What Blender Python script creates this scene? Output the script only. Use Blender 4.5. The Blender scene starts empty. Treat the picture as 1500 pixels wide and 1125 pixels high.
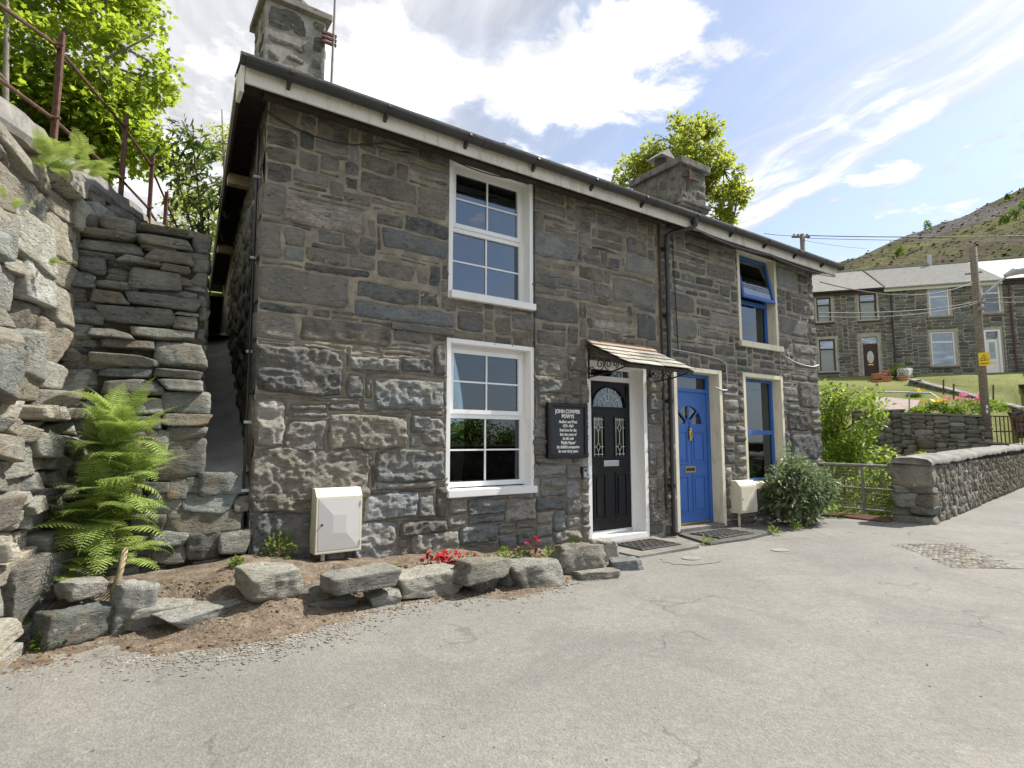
import bpy, bmesh, math, random, os
import numpy as np
from mathutils import Vector, Matrix
R = math.radians
scene = bpy.context.scene
col = scene.collection
# ------------------------------------------------------------------ camera
CAM = np.array([-1.005, -5.491, 1.187]); FPX = 835.0; PITCH = R(5.643); HEAD = R(55.26)
cd = bpy.data.cameras.new('camera'); cam = bpy.data.objects.new('camera', cd); col.objects.link(cam)
cam.location = CAM; cam.rotation_euler = (math.pi/2 + PITCH, 0, HEAD - math.pi/2)
cd.sensor_width = 36; cd.lens = FPX/1500*36; cd.clip_start = .05; cd.clip_end = 3000
scene.camera = cam
_h = np.array([math.cos(HEAD), math.sin(HEAD), 0]); _r = np.cross(_h, (0, 0, 1))
_f = math.cos(PITCH)*_h + np.array([0, 0, math.sin(PITCH)]); _u = np.cross(_r, _f)
def ray(u, v): return _f + (u-750)/FPX*_r - (v-562.5)/FPX*_u
def on_plane(u, v, P, n):                       # survey helper: where a sight line meets a real surface
    d = ray(u, v); n = np.array(n, float); t = ((np.array(P, float)-CAM) @ n)/(d @ n); return CAM + t*d
def fx(u, v, y=0.): return on_plane(u, v, (0, y, 0), (0, 1, 0))
def gp(u, v, z=0.): return on_plane(u, v, (0, 0, z), (0, 0, 1))
def at(u, v, dep): return CAM + ray(u, v)*dep
# ------------------------------------------------------------------ sun, exposure
SUN = Vector((.833, -.197, 1.0)).normalized()
ELEV = math.asin(SUN.z); AZ = math.atan2(SUN.x, SUN.y)
sl = bpy.data.lights.new('sun', 'SUN'); sl.energy = 3.5; sl.angle = R(.53); sl.color = (1, .955, .88)
so = bpy.data.objects.new('sun', sl); col.objects.link(so); so.rotation_euler = SUN.to_track_quat('Z', 'Y').to_euler()
so.location = (10, -4, 14)
vs = scene.view_settings; vs.view_transform = 'Standard'; vs.look = 'None'; vs.exposure = 1.14; vs.gamma = 1
scene.cycles.max_bounces = 8; scene.cycles.transparent_max_bounces = 12
scene.cycles.use_denoising = True
# ------------------------------------------------------------------ node helpers
class NT:
    def __init__(s, nt): s.nt = nt
    def __call__(s, typ, props=None, **ins):
        n = s.nt.nodes.new('ShaderNode'+typ)
        for k, v in (props or {}).items(): setattr(n, k, v)
        for k, v in ins.items():
            i = n.inputs[int(k[1:])] if k[0] == 'i' and k[1:].isdigit() else n.inputs[k.replace('_', ' ')]
            if isinstance(v, bpy.types.NodeSocket): s.nt.links.new(v, i)
            elif isinstance(v, (tuple, list)) and len(v) == 3 and i.type == 'RGBA': i.default_value = (*v, 1)
            else: i.default_value = v
        return n
    def math(s, op, a, b=0., c=False):
        n = s('Math', {'operation': op, 'use_clamp': c}, i0=a, i1=b); return n.outputs[0]
    def ramp(s, fac, stops, interp='LINEAR'):
        n = s('ValToRGB', Fac=fac); cr = n.color_ramp; cr.interpolation = interp
        while len(cr.elements) < len(stops): cr.elements.new(.5)
        for e, (p, c) in zip(cr.elements, stops):
            e.position = p; e.color = (c, c, c, 1) if isinstance(c, (int, float)) else (*c, 1)
        return n.outputs[0]
    def mix(s, fac, a, b, blend='MIX'):
        n = s('Mix', {'data_type': 'RGBA', 'blend_type': blend}, i0=fac)
        for i, v in ((6, a), (7, b)):
            if isinstance(v, bpy.types.NodeSocket): s.nt.links.new(v, n.inputs[i])
            else: n.inputs[i].default_value = (*v, 1)
        return n.outputs[2]
    def noise(s, vec, scale, detail=4, rough=.55, dist=0.):
        return s('TexNoise', Vector=vec, Scale=scale, Detail=detail, Roughness=rough, Distortion=dist).outputs[0]
# ------------------------------------------------------------------ world: sky with clouds
w = bpy.data.worlds.new('World'); scene.world = w; w.use_nodes = True
n = NT(w.node_tree); w.node_tree.nodes.clear()
sky = n('TexSky', {'sky_type': 'NISHITA', 'sun_disc': False, 'sun_elevation': ELEV, 'sun_rotation': AZ, 'air_density': 1.0, 'dust_density': 1.2, 'ozone_density': 1.5})
skyc = n.mix(1.0, sky.outputs[0], (.074, .076, .080), 'MULTIPLY')
tc = n('TexCoord').outputs['Generated']
sx = n('SeparateXYZ', Vector=tc)
zz = n.math('MAXIMUM', sx.outputs[2], .03)
px_ = n.math('DIVIDE', sx.outputs[0], zz); py_ = n.math('DIVIDE', sx.outputs[1], zz)
P = n('CombineXYZ', X=px_, Y=py_, Z=0.).outputs[0]
q = n.math('SUBTRACT', n.math('MULTIPLY', px_, .917), n.math('MULTIPLY', py_, .40))
t = n.math('ADD', n.math('MULTIPLY', px_, .40), n.math('MULTIPLY', py_, .917))
wob = n.math('MULTIPLY', n.math('SUBTRACT', n.noise(P, 1.3, 3), .5), .30)
qw = n.math('ADD', q, wob)
C1 = n('CombineXYZ', X=n.math('MULTIPLY', qw, 5.0), Y=n.math('MULTIPLY', t, .38), Z=0.).outputs[0]
fib = n.noise(C1, 1.6, 8, .62, .5)
C2 = n('CombineXYZ', X=n.math('MULTIPLY', n.math('ADD', qw, n.math('MULTIPLY', t, .35)), 7.0), Y=n.math('MULTIPLY', t, .9), Z=3.).outputs[0]
fib2 = n.noise(C2, 1.2, 7, .6, .8)
band = n.ramp(n.math('DIVIDE', n.math('ADD', qw, 1.), 6., True), [(0, .55), (.17, .62), (.25, .34), (.31, .26), (.365, .42), (.403, 1.), (.426, .95), (.446, .14), (.50, .03), (.55, .28), (.60, .10), (1, .12)])
cir = n.math('MULTIPLY', band, n.ramp(n.math('ADD', n.math('MULTIPLY', fib, .62), n.math('MULTIPLY', fib2, .38)), [(.33, .08), (.50, .58), (.68, 1.1)]))
cir = n.math('MULTIPLY', cir, 1.25, True)
over = n.ramp(n.math('DIVIDE', n.math('ADD', n.math('ADD', q, n.math('MULTIPLY', n.math('SUBTRACT', n.noise(P, 1.7, 6), .5), 1.1)), 1.), 3., True), [(0, .92), (.32, .84), (.48, .32), (.64, .05)])
def blob(cx, cy, rx):
    d = n('VectorMath', {'operation': 'DISTANCE'}, i0=P, i1=(cx, cy, 0.)).outputs['Value']
    return n.math('SUBTRACT', 1., n.math('DIVIDE', d, rx))
bl = n.math('MAXIMUM', n.math('MAXIMUM', blob(1.0, 1.12, .36), blob(.58, 1.46, .33)), n.math('MAXIMUM', blob(1.02, .92, .26), blob(.62, 1.75, .25)))
bl = n.math('MAXIMUM', bl, n.math('MULTIPLY', n.math('SUBTRACT', n.noise(P, .55, 1), .53), 1.6))
pn = n.noise(P, 3.6, 8, .6, .3)
cum = n.ramp(n.math('ADD', bl, n.math('MULTIPLY', n.math('SUBTRACT', pn, .5), 2.6)), [(.04, 0), (.28, .72), (.58, 1)])
cover = n.math('MAXIMUM', n.math('MAXIMUM', cir, over), cum)
tone = n.math('ADD', n.math('MULTIPLY', n.math('MULTIPLY', cum, n.ramp(n.noise(P, 3.0, 7, .62), [(.34, .35), (.60, 1.)])), .30), n.math('ADD', .22, n.math('MULTIPLY', n.noise(P, 2.4, 6), .20)))
tone = n.math('ADD', tone, n.math('MULTIPLY', n.math('SUBTRACT', cir, .3), .26))
cc = n('CombineXYZ', X=tone, Y=n.math('MULTIPLY', tone, .995), Z=n.math('MULTIPLY', tone, 1.0)).outputs[0]
haze = n.ramp(sx.outputs[2], [(0, .65), (.28, .22), (.6, .08)])
skyh = n.mix(haze, skyc, (.40, .44, .50))
fin = n.mix(cover, skyh, cc)
bg = n('Background', Color=fin, Strength=1.12)
out = n('OutputWorld'); w.node_tree.links.new(bg.outputs[0], out.inputs[0])
# ------------------------------------------------------------------ numpy noise
def _hash(ix, iy, iz, s):
    h = (ix.astype(np.int64)*374761393 + iy.astype(np.int64)*668265263 + iz.astype(np.int64)*2147483647 + s*1274126177) & 0xffffffff
    h = ((h ^ (h >> 13))*1274126177) & 0xffffffff
    return ((h ^ (h >> 16)) & 0xffff)/65535.
def vnoise(p, s=0, sm=True):
    p = np.asarray(p, float); i = np.floor(p).astype(np.int64); f = p-i
    if sm: f = f*f*(3-2*f)
    r = 0
    for a in (0, 1):
        for b in (0, 1):
            for c in (0, 1):
                wgt = (f[:, 0] if a else 1-f[:, 0])*(f[:, 1] if b else 1-f[:, 1])*(f[:, 2] if c else 1-f[:, 2])
                r = r + wgt*_hash(i[:, 0]+a, i[:, 1]+b, i[:, 2]+c, s)
    return r*2-1
def fbm(p, o=4, s=0, g=.5):
    p = np.asarray(p, float); r = np.zeros(len(p)); a = 1.
    for k in range(o): r += a*vnoise(p*2**k+17.3*k, s+k); a *= g
    return r
def chip(p, o=3, s=0):                         # creased, chiselled relief
    p = np.asarray(p, float); r = np.zeros(len(p)); a = 1.
    for k in range(o): r += a*(1-2*np.abs(vnoise(p*2.1**k+9.1*k, s+k, False))); a *= .55
    return r
# ------------------------------------------------------------------ object helpers
def tag(o, label=None, cat=None, group=None, kind=None):
    if label: o['label'] = label
    if cat: o['category'] = cat
    if group: o['group'] = group
    if kind: o['kind'] = kind
    return o
LOC = {}
def thing(name, label, cat, loc=(0, 0, 0), group=None):
    o = bpy.data.objects.new(name, None); col.objects.link(o); o.location = loc; o.empty_display_size = .2
    LOC[o.name] = Vector(loc); return tag(o, label, cat, group)
def link(o, parent=None):
    col.objects.link(o)
    if parent is not None:
        o.parent = parent
        if parent.type == 'EMPTY' and parent.name in LOC: o.matrix_parent_inverse = Matrix.Translation(-LOC[parent.name])
    return o
def mesh_obj(name, v, f, mt, parent=None, smooth=False):
    me = bpy.data.meshes.new(name)
    if isinstance(f, np.ndarray):
        v = np.asarray(v, np.float32); me.vertices.add(len(v)); me.vertices.foreach_set('co', v.ravel())
        k = f.shape[1]; me.loops.add(f.size); me.polygons.add(len(f))
        me.loops.foreach_set('vertex_index', f.astype(np.int32).ravel())
        me.polygons.foreach_set('loop_start', np.arange(0, f.size, k, dtype=np.int32))
        me.update(calc_edges=True); me.validate()
    else:
        me.from_pydata([tuple(a) for a in v], [], f); me.update()
    if smooth: me.polygons.foreach_set('use_smooth', [True]*len(me.polygons))
    me.materials.append(mt)
    return link(bpy.data.objects.new(name, me), parent)
class MB:
    def __init__(s): s.v = []; s.f = []
    def add(s, v, f):
        b = len(s.v); s.v += [tuple(map(float, a)) for a in v]; s.f += [[i+b for i in a] for a in f]; return s
    def box(s, x0, x1, y0, y1, z0, z1, bev=0.):
        if bev <= 0:
            return s.add([(x, y, z) for z in (z0, z1) for y in (y0, y1) for x in (x0, x1)], [(0, 2, 3, 1), (4, 5, 7, 6), (0, 1, 5, 4), (2, 6, 7, 3), (0, 4, 6, 2), (1, 3, 7, 5)])
        bm = bmesh.new(); bmesh.ops.create_cube(bm, size=1)
        for q in bm.verts: q.co = ((x0+x1)/2+q.co.x*(x1-x0), (y0+y1)/2+q.co.y*(y1-y0), (z0+z1)/2+q.co.z*(z1-z0))
        bmesh.ops.bevel(bm, geom=bm.edges[:], offset=min(bev, .45*min(x1-x0, y1-y0, z1-z0)), segments=2, affect='EDGES', profile=.7)
        bm.verts.index_update()
        s.add([q.co for q in bm.verts], [[q.index for q in f.verts] for f in bm.faces]); bm.free(); return s
    def quad(s, *p): return s.add(p, [list(range(len(p)))])
    def prism(s, poly, d):                       # poly of 3d points, extruded by vector d
        k = len(poly); d = np.array(d, float); a = [np.array(p, float) for p in poly]
        return s.add(a+[p+d for p in a], [list(range(k))[::-1], list(range(k, 2*k))]+[[i, (i+1) % k, k+(i+1) % k, k+i] for i in range(k)])
    def tube(s, pts, rad, k=8, cap=True):
        pts = [Vector(p) for p in pts]; rad = rad if isinstance(rad, (list, tuple)) else [rad]*len(pts)
        rings = []; up = None
        for i, p in enumerate(pts):
            d = (pts[min(i+1, len(pts)-1)]-pts[max(i-1, 0)]).normalized()
            if up is None: up = Vector((0, 0, 1)) if abs(d.z) < .9 else Vector((1, 0, 0))
            a = d.cross(up)
            if a.length < 1e-4: a = d.cross(Vector((0, 1, 0)))
            a.normalize(); b = a.cross(d).normalized(); up = b
            rings.append([p+(a*math.cos(2*math.pi*j/k)+b*math.sin(2*math.pi*j/k))*rad[i] for j in range(k)])
        v = [q for r_ in rings for q in r_]; f = []
        for i in range(len(pts)-1):
            for j in range(k): f.append([i*k+j, i*k+(j+1) % k, (i+1)*k+(j+1) % k, (i+1)*k+j])
        if cap: f += [list(range(k))[::-1], [(len(pts)-1)*k+j for j in range(k)]]
        return s.add(v, f)
    def build(s, name, mt, parent=None, smooth=False): return mesh_obj(name, s.v, s.f, mt, parent, smooth)
def ring_boxes(x0, x1, y0, y1, z0, z1, wl, wr, wb, wt, bev=.004, bottom=True):
    m = MB(); m.box(x0, x0+wl, y0, y1, z0, z1, bev).box(x1-wr, x1, y0, y1, z0, z1, bev)
    m.box(x0+wl, x1-wr, y0, y1, z1-wt, z1, bev)
    if bottom: m.box(x0+wl, x1-wr, y0, y1, z0, z0+wb, bev)
    return m
# ------------------------------------------------------------------ materials
MATS = {}
def new_mat(name, rough=.8, spec=.3):
    m = bpy.data.materials.new(name); m.use_nodes = True; n = NT(m.node_tree)
    b = m.node_tree.nodes['Principled BSDF']; b.inputs['Roughness'].default_value = rough; b.inputs['Specular IOR Level'].default_value = spec
    MATS[name] = m; return m, n, b
def setc(n, b, c): n.nt.links.new(c, b.inputs['Base Color'])
def setbump(n, b, h, strength=.5, dist=.02):
    bp = n('Bump', Height=h, Strength=strength, Distance=dist); n.nt.links.new(bp.outputs[0], b.inputs['Normal'])
def objc(n): return n('TexCoord').outputs['Object']
def rnd(n): return n('ObjectInfo').outputs['Random']
def plain(name, c, rough=.6, var=.12, scale=6., spec=.3, metal=0., bump=.0):
    m, n, b = new_mat(name, rough, spec); v = objc(n)
    k = n.noise(v, scale, 5)
    lo = tuple(x*(1-var) for x in c); hi = tuple(min(1, x*(1+var)) for x in c)
    setc(n, b, n.ramp(k, [(.3, lo), (.7, hi)])); b.inputs['Metallic'].default_value = metal
    if bump: setbump(n, b, n.noise(v, scale*8, 4), bump, .01)
    return m
def painted(name, c, dirt=(.25, .22, .15), amt=.35, rough=.45, scale=3.):
    m, n, b = new_mat(name, rough, .4); v = objc(n)
    st = n.noise(n('Mapping', Vector=v, Scale=(1, 1, .35)).outputs[0], scale*3, 6, .65)
    sp = n.noise(v, 30, 3)
    k = n.math('MULTIPLY', n.ramp(st, [(.5, 0), (.8, 1)]), amt)
    k2 = n.math('MAXIMUM', k, n.math('MULTIPLY', n.ramp(sp, [(.66, 0), (.74, 1)]), amt*.7))
    setc(n, b, n.mix(k2, c, dirt)); setbump(n, b, n.noise(v, 60, 3), .08, .004); return m
def stone_mat(name, dark, mid, lite, smear=(.24, .20, .145), smear_amt=.5, lichen=.5, bump=.7, scale=1., rust=0., moss=0., sat=1.):
    m, n, b = new_mat(name, .95, .07); v = objc(n); r = rnd(n)
    off = n('CombineXYZ', X=n.math('MULTIPLY', r, 37.), Y=n.math('MULTIPLY', r, 71.), Z=n.math('MULTIPLY', r, 13.)).outputs[0]
    vv = n('VectorMath', {'operation': 'ADD'}, i0=v, i1=off).outputs[0]
    big = n.noise(vv, 3.2*scale, 5, .6); fine = n.noise(vv, 26*scale, 6, .65)
    strat = n.noise(n('Mapping', Vector=vv, Scale=(1, 1, 5)).outputs[0], 6*scale, 5, .6, .6)
    c = n.ramp(n.math('ADD', n.math('MULTIPLY', big, .45), n.math('ADD', n.math('MULTIPLY', fine, .3), n.math('MULTIPLY', strat, .25))), [(.34, dark), (.50, mid), (.68, lite)])
    seam_cavity = n.noise(n('Mapping', Vector=vv, Scale=(1, 1, 3.2)).outputs[0], 13*scale, 7, .72, 1.1)
    c = n.mix(n.ramp(seam_cavity, [(.37, .85), (.455, 0)]), c, tuple(x*.45 for x in dark))  # slate seams with crevice shade painted in: darkest where the bump dips
    c = n.mix(n.ramp(seam_cavity, [(.60, 0), (.70, .6)]), c, tuple(min(1, x*1.18) for x in lite))  # raised faces coloured lighter, following the same bump noise
    tone = n.ramp(n('TexWhiteNoise', {'noise_dimensions': '1D'}, W=n.math('MULTIPLY', r, 91.7)).outputs[0], [(0, .62), (.35, .88), (.7, 1.05), (1, 1.4)])
    c = n.mix(1., c, tone, 'MULTIPLY')
    hue = n.ramp(n('TexWhiteNoise', {'noise_dimensions': '1D'}, W=n.math('MULTIPLY', r, 43.1)).outputs[0], [(0, (.90, 1.0, 1.10)), (.5, (1, 1, 1)), (1, (1.07, 1.0, .90))])
    c = n.mix(.8*sat, c, hue, 'MULTIPLY')
    if smear_amt: c = n.mix(n.math('MULTIPLY', n.ramp(n.noise(vv, 2.8*scale, 8, .70), [(.47, 0), (.60, 1)]), smear_amt), c, smear)
    if rust: c = n.mix(n.math('MULTIPLY', n.ramp(n.noise(vv, 4.5*scale, 5, .6), [(.56, 0), (.70, 1)]), rust), c, (.30, .155, .06))
    if moss: c = n.mix(n.math('MULTIPLY', n.ramp(n.noise(vv, 3.8*scale, 6, .65), [(.46, 0), (.62, 1)]), moss), c, (.055, .060, .022))
    if lichen:
        l = n.math('MULTIPLY', n.ramp(n.noise(vv, 17*scale, 4, .5), [(.66, 0), (.71, 1)]), n.ramp(n.noise(vv, 3.*scale, 2), [(.50, 0), (.62, lichen)]))
        c = n.mix(l, c, (.50, .49, .44))
    setc(n, b, c)
    h = n.math('ADD', n.math('MULTIPLY', seam_cavity, .75), n.math('ADD', n.math('MULTIPLY', fine, .4), n.math('MULTIPLY', n.noise(vv, 80*scale, 3), .2)))
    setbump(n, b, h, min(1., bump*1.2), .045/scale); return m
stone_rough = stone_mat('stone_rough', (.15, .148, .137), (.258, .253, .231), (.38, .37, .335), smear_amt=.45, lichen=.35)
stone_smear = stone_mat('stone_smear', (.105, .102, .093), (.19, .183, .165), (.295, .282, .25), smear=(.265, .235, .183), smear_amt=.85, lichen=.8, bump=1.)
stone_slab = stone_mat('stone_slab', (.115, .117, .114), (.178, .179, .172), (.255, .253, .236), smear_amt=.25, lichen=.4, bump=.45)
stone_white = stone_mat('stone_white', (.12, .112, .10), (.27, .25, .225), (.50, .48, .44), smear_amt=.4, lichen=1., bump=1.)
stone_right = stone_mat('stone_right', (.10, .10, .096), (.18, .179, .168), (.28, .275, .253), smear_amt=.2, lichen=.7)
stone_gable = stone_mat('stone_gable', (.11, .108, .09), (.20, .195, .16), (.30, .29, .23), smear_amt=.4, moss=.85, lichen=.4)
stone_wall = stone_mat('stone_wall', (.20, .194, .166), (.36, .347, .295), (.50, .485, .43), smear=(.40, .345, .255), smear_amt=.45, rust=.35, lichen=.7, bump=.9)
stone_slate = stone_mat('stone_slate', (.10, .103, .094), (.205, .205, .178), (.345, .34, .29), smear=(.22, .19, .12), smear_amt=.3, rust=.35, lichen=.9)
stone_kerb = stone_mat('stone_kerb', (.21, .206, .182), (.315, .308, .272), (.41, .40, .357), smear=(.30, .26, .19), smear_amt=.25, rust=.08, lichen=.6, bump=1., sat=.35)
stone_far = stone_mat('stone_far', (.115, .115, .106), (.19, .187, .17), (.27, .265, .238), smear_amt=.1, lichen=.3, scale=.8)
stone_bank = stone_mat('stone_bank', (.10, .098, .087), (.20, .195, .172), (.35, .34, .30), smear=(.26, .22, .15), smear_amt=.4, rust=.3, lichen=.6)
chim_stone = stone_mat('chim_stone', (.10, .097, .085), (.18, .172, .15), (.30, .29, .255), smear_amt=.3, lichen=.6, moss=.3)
def mortar_mat(name, a, b_, c_, scale=5.):
    m, n, b = new_mat(name, .95, .15); v = objc(n)
    c = n.ramp(n.noise(v, scale, 7, .65), [(.3, a), (.52, b_), (.72, c_)])
    c = n.mix(n.math('MULTIPLY', n.ramp(n.noise(v, 1.7, 5, .6), [(.48, 0), (.66, 1)]), .55), c, a)
    c = n.mix(n.ramp(n.noise(v, 38, 3), [(.66, 0), (.70, .5)]), c, (.38, .35, .28))
    setc(n, b, c); setbump(n, b, n.math('ADD', n.noise(v, 45, 5, .7), n.math('MULTIPLY', n.noise(v, 9, 4), 1.2)), .6, .012); return m
mortar_tan = mortar_mat('mortar_tan', (.145, .132, .107), (.262, .230, .177), (.40, .345, .26))
mortar_pale = mortar_mat('mortar_pale', (.16, .145, .115), (.29, .26, .205), (.40, .365, .29))
mortar_dark = mortar_mat('mortar_dark', (.03, .028, .02), (.07, .065, .045), (.12, .105, .075))
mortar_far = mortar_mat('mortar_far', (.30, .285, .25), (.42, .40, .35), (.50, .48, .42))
chim_render = mortar_mat('chim_render', (.15, .143, .13), (.30, .29, .262), (.46, .445, .41), 6.)
concrete = mortar_mat('concrete', (.14, .135, .12), (.22, .21, .185), (.30, .285, .25), 3.)
coping_mat = mortar_mat('coping', (.15, .145, .135), (.25, .24, .22), (.34, .325, .295), 7.)
ramp_mat = mortar_mat('alley_concrete', (.27, .258, .235), (.38, .362, .33), (.48, .455, .41), 2.5)
white_paint = painted('white_paint', (.80, .79, .765), (.36, .33, .27), amt=.22)
upvc = plain('upvc', (.80, .80, .80), .3, .03, 2., .5)
fascia_mat = painted('fascia_paint', (.70, .67, .60), (.22, .19, .12), .65, .55)
cream_paint = painted('cream_paint', (.70, .645, .49), (.27, .23, .15), .6, .55)
box_cream = painted('meter_box_cream', (.74, .70, .56), (.35, .31, .2), .18, .4)
box_grey = plain('meter_box_door', (.60, .585, .56), .45, .05, 2.)
box_old = painted('meter_box_old', (.62, .58, .46), (.25, .22, .14), .55, .5)
blue_paint = painted('blue_paint', (.034, .125, .41), (.10, .16, .30), .5, .5, 2.5)
black_gloss = plain('black_door_skin', (.008, .0085, .010), .42, .25, 9., .25)
black_plastic = plain('black_plastic', (.022, .022, .024), .38, .2, 5., .45)
gutter_mat = plain('gutter_plastic', (.035, .034, .034), .42, .3, 5., .45)
rust = plain('rusted_iron', (.125, .066, .048), .85, .4, 22., .2, 0., .4)
dark_iron = plain('wrought_iron', (.02, .018, .017), .55, .5, 30., .4)
iron_rusty = plain('iron_rust_edge', (.13, .055, .03), .8, .4, 30.)
galv = plain('galvanised', (.42, .43, .43), .45, .12, 8., .5, .6)
galv_old = plain('weathered_steel', (.27, .26, .24), .65, .25, 14., .4, .3)
silver = plain('chrome', (.72, .72, .72), .22, .05, 4., .5, 1.)
brass = plain('brass', (.62, .42, .12), .3, .1, 4., .5, 1.)
slate_plaque = plain('plaque_slate', (.028, .030, .033), .5, .15, 12., .4)
plaque_frame = plain('plaque_frame', (.008, .008, .009), .4, .2, 9., .4)
letter_white = plain('letter_paint', (.80, .79, .75), .6, .06, 9.)
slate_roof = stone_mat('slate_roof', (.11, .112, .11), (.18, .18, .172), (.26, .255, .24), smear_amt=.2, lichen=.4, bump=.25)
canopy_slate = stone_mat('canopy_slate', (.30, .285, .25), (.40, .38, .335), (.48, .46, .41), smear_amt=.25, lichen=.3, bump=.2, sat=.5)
terracotta = plain('terracotta', (.46, .22, .12), .8, .2, 8.)
ridge_tile = plain('ridge_tile', (.36, .26, .185), .8, .16, 12., .2, 0., .3)
timber_dark = plain('timber_dark', (.05, .042, .032), .8, .3, 12.)
timber_pale = plain('timber_pale', (.32, .25, .16), .8, .25, 10.)
pole_wood = plain('pole_wood', (.20, .175, .14), .85, .3, 14., .2, 0., .4)
purple_paint = plain('purple_paint', (.10, .045, .065), .5, .1)
maroon = plain('maroon_paint', (.045, .016, .014), .4, .15, 5., .4)
yellow_sign = plain('yellow_sign', (.78, .56, .03), .5, .06)
black_ink = plain('black_ink', (.01, .01, .01), .6, .1)
soil = None
def soil_mat():
    m, n, b = new_mat('soil', .95, .1); v = objc(n)
    c = n.ramp(n.noise(v, 9, 7, .7), [(.3, (.10, .078, .058)), (.5, (.20, .158, .118)), (.68, (.31, .255, .195))])
    c = n.mix(n.ramp(n.noise(v, 70, 3), [(.62, 0), (.68, .9)]), c, (.36, .29, .20))
    c = n.mix(n.ramp(n.noise(v, 46, 3, .5, 1.), [(.66, 0), (.70, .8)]), c, (.16, .07, .03))
    setc(n, b, c); setbump(n, b, n.math('ADD', n.noise(v, 40, 6, .7), n.noise(v, 12, 4)), .9, .03); return m
soil = soil_mat()
def road_mat():
    m, n, b = new_mat('asphalt', .88, .25); v = objc(n)
    base = n.ramp(n.noise(v, .55, 6, .6), [(.32, (.19, .185, .170)), (.5, (.218, .211, .191)), (.68, (.250, .237, .210))])
    agg = n('TexVoronoi', {'feature': 'F1'}, Vector=v, Scale=85.)
    sp = n.ramp(agg.outputs['Color'], [(0, .5), (.5, 1.), (1, 1.5)])
    c = n.mix(.42, base, sp, 'MULTIPLY')
    c = n.mix(n.math('MULTIPLY', n.ramp(n.noise(v, 14, 5, .7), [(.35, 1), (.62, 0)]), .28), c, (.13, .125, .115))
    st = n.math('MULTIPLY', n.ramp(n.noise(v, 1.1, 4), [(.46, 0), (.6, 1)]), n.ramp(n.noise(v, 26, 4, .7), [(.56, 0), (.68, .55)]))
    c = n.mix(n.math('MULTIPLY', st, .6), c, (.38, .35, .30))
    c = n.mix(n.ramp(n.noise(v, 2.3, 6, .75, 1.2), [(.5, 0), (.505, .0), (.51, 0)]), c, (.1, .1, .1))
    c = n.mix(n.ramp(n.noise(v, 95, 2), [(.74, 0), (.76, .8)]), c, (.62, .59, .53))
    c = n.mix(n.ramp(n.noise(v, 60, 2, .5, .5), [(.735, 0), (.75, .8)]), c, (.07, .06, .045))
    c = n.mix(n.math('MULTIPLY', n.ramp(n.noise(v, .9, 5, .65, .8), [(.52, 0), (.58, 1), (.60, 1), (.66, 0)]), .22), c, (.12, .115, .105))
    # fine cracks
    ck = n('TexVoronoi', {'feature': 'DISTANCE_TO_EDGE'}, Vector=n('VectorMath', {'operation': 'ADD'}, i0=v, i1=n('VectorMath', {'operation': 'SCALE'}, i0=n('TexNoise', Vector=v, Scale=2.5, Detail=5.).outputs['Color'], Scale=.7).outputs[0]).outputs[0], Scale=.55)
    crack = n.math('MULTIPLY', n.ramp(ck.outputs['Distance'], [(0, 1), (.006, .7), (.011, 0)]), n.ramp(n.noise(v, 1.3, 3), [(.52, 0), (.60, .55)]))
    c = n.mix(crack, c, (.075, .07, .06))
    setc(n, b, c)
    setbump(n, b, n.math('ADD', n.math('MULTIPLY', agg.outputs['Distance'], .8), n.noise(v, 60, 5, .7)), .4, .008); return m
asphalt = road_mat()
def leaf_mat(name, a, b_, c_, trans=.45, tcol=(.35, .50, .05), rough=.5):
    m, n, b = new_mat(name, rough, .3); g = n('NewGeometry')
    r = g.outputs['Random Per Island']
    c = n.ramp(r, [(0, a), (.5, b_), (1, c_)]); setc(n, b, c)
    tr = n('BsdfTranslucent', Color=n.mix(.65, c, tcol)).outputs[0]
    mx = n('MixShader', Fac=trans, i1=b.outputs[0], i2=tr); n.nt.links.new(mx.outputs[0], n.nt.nodes['Material Output'].inputs[0]); return m
leaf_lime = leaf_mat('leaf_lime', (.075, .13, .015), (.14, .215, .025), (.22, .29, .04), .62, (.55, .68, .06))
leaf_oak = leaf_mat('leaf_oak', (.10, .135, .025), (.18, .22, .045), (.28, .30, .08), .6, (.55, .62, .08))
leaf_dark = leaf_mat('leaf_dark', (.018, .040, .012), (.04, .075, .02), (.075, .12, .03), .3, (.16, .26, .03))
leaf_fern = leaf_mat('leaf_fern', (.17, .26, .05), (.32, .42, .11), (.46, .54, .18), .4, (.60, .72, .18))
leaf_sage = leaf_mat('leaf_sage', (.07, .105, .05), (.15, .195, .10), (.27, .32, .18), .35, (.2, .3, .08))
leaf_bush = leaf_mat('leaf_bush', (.09, .155, .02), (.17, .25, .035), (.27, .34, .06), .45, (.42, .56, .06))
leaf_weed = leaf_mat('leaf_weed', (.07, .13, .02), (.12, .20, .03), (.18, .25, .05), .4)
leaf_far = leaf_mat('leaf_far', (.03, .055, .015), (.06, .10, .025), (.11, .16, .04), .35)
leaf_red = leaf_mat('leaf_bronze', (.05, .012, .01), (.09, .02, .015), (.14, .04, .02), .3, (.3, .05, .03))
petal_red = leaf_mat('petal_red', (.45, .012, .02), (.62, .02, .04), (.70, .08, .10), .3, (.8, .1, .1))
petal_pink = leaf_mat('petal_pink', (.62, .08, .22), (.75, .16, .32), (.8, .3, .45), .3, (.8, .2, .4))
petal_yellow = leaf_mat('petal_yellow', (.6, .3, .02), (.75, .5, .04), (.8, .6, .1), .3, (.8, .6, .1))
bark_grey = plain('bark_grey', (.23, .21, .175), .9, .35, 9., .2, 0., .5)
bark_brown = plain('bark_brown', (.12, .09, .06), .9, .35, 14., .2, 0., .5)
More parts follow.
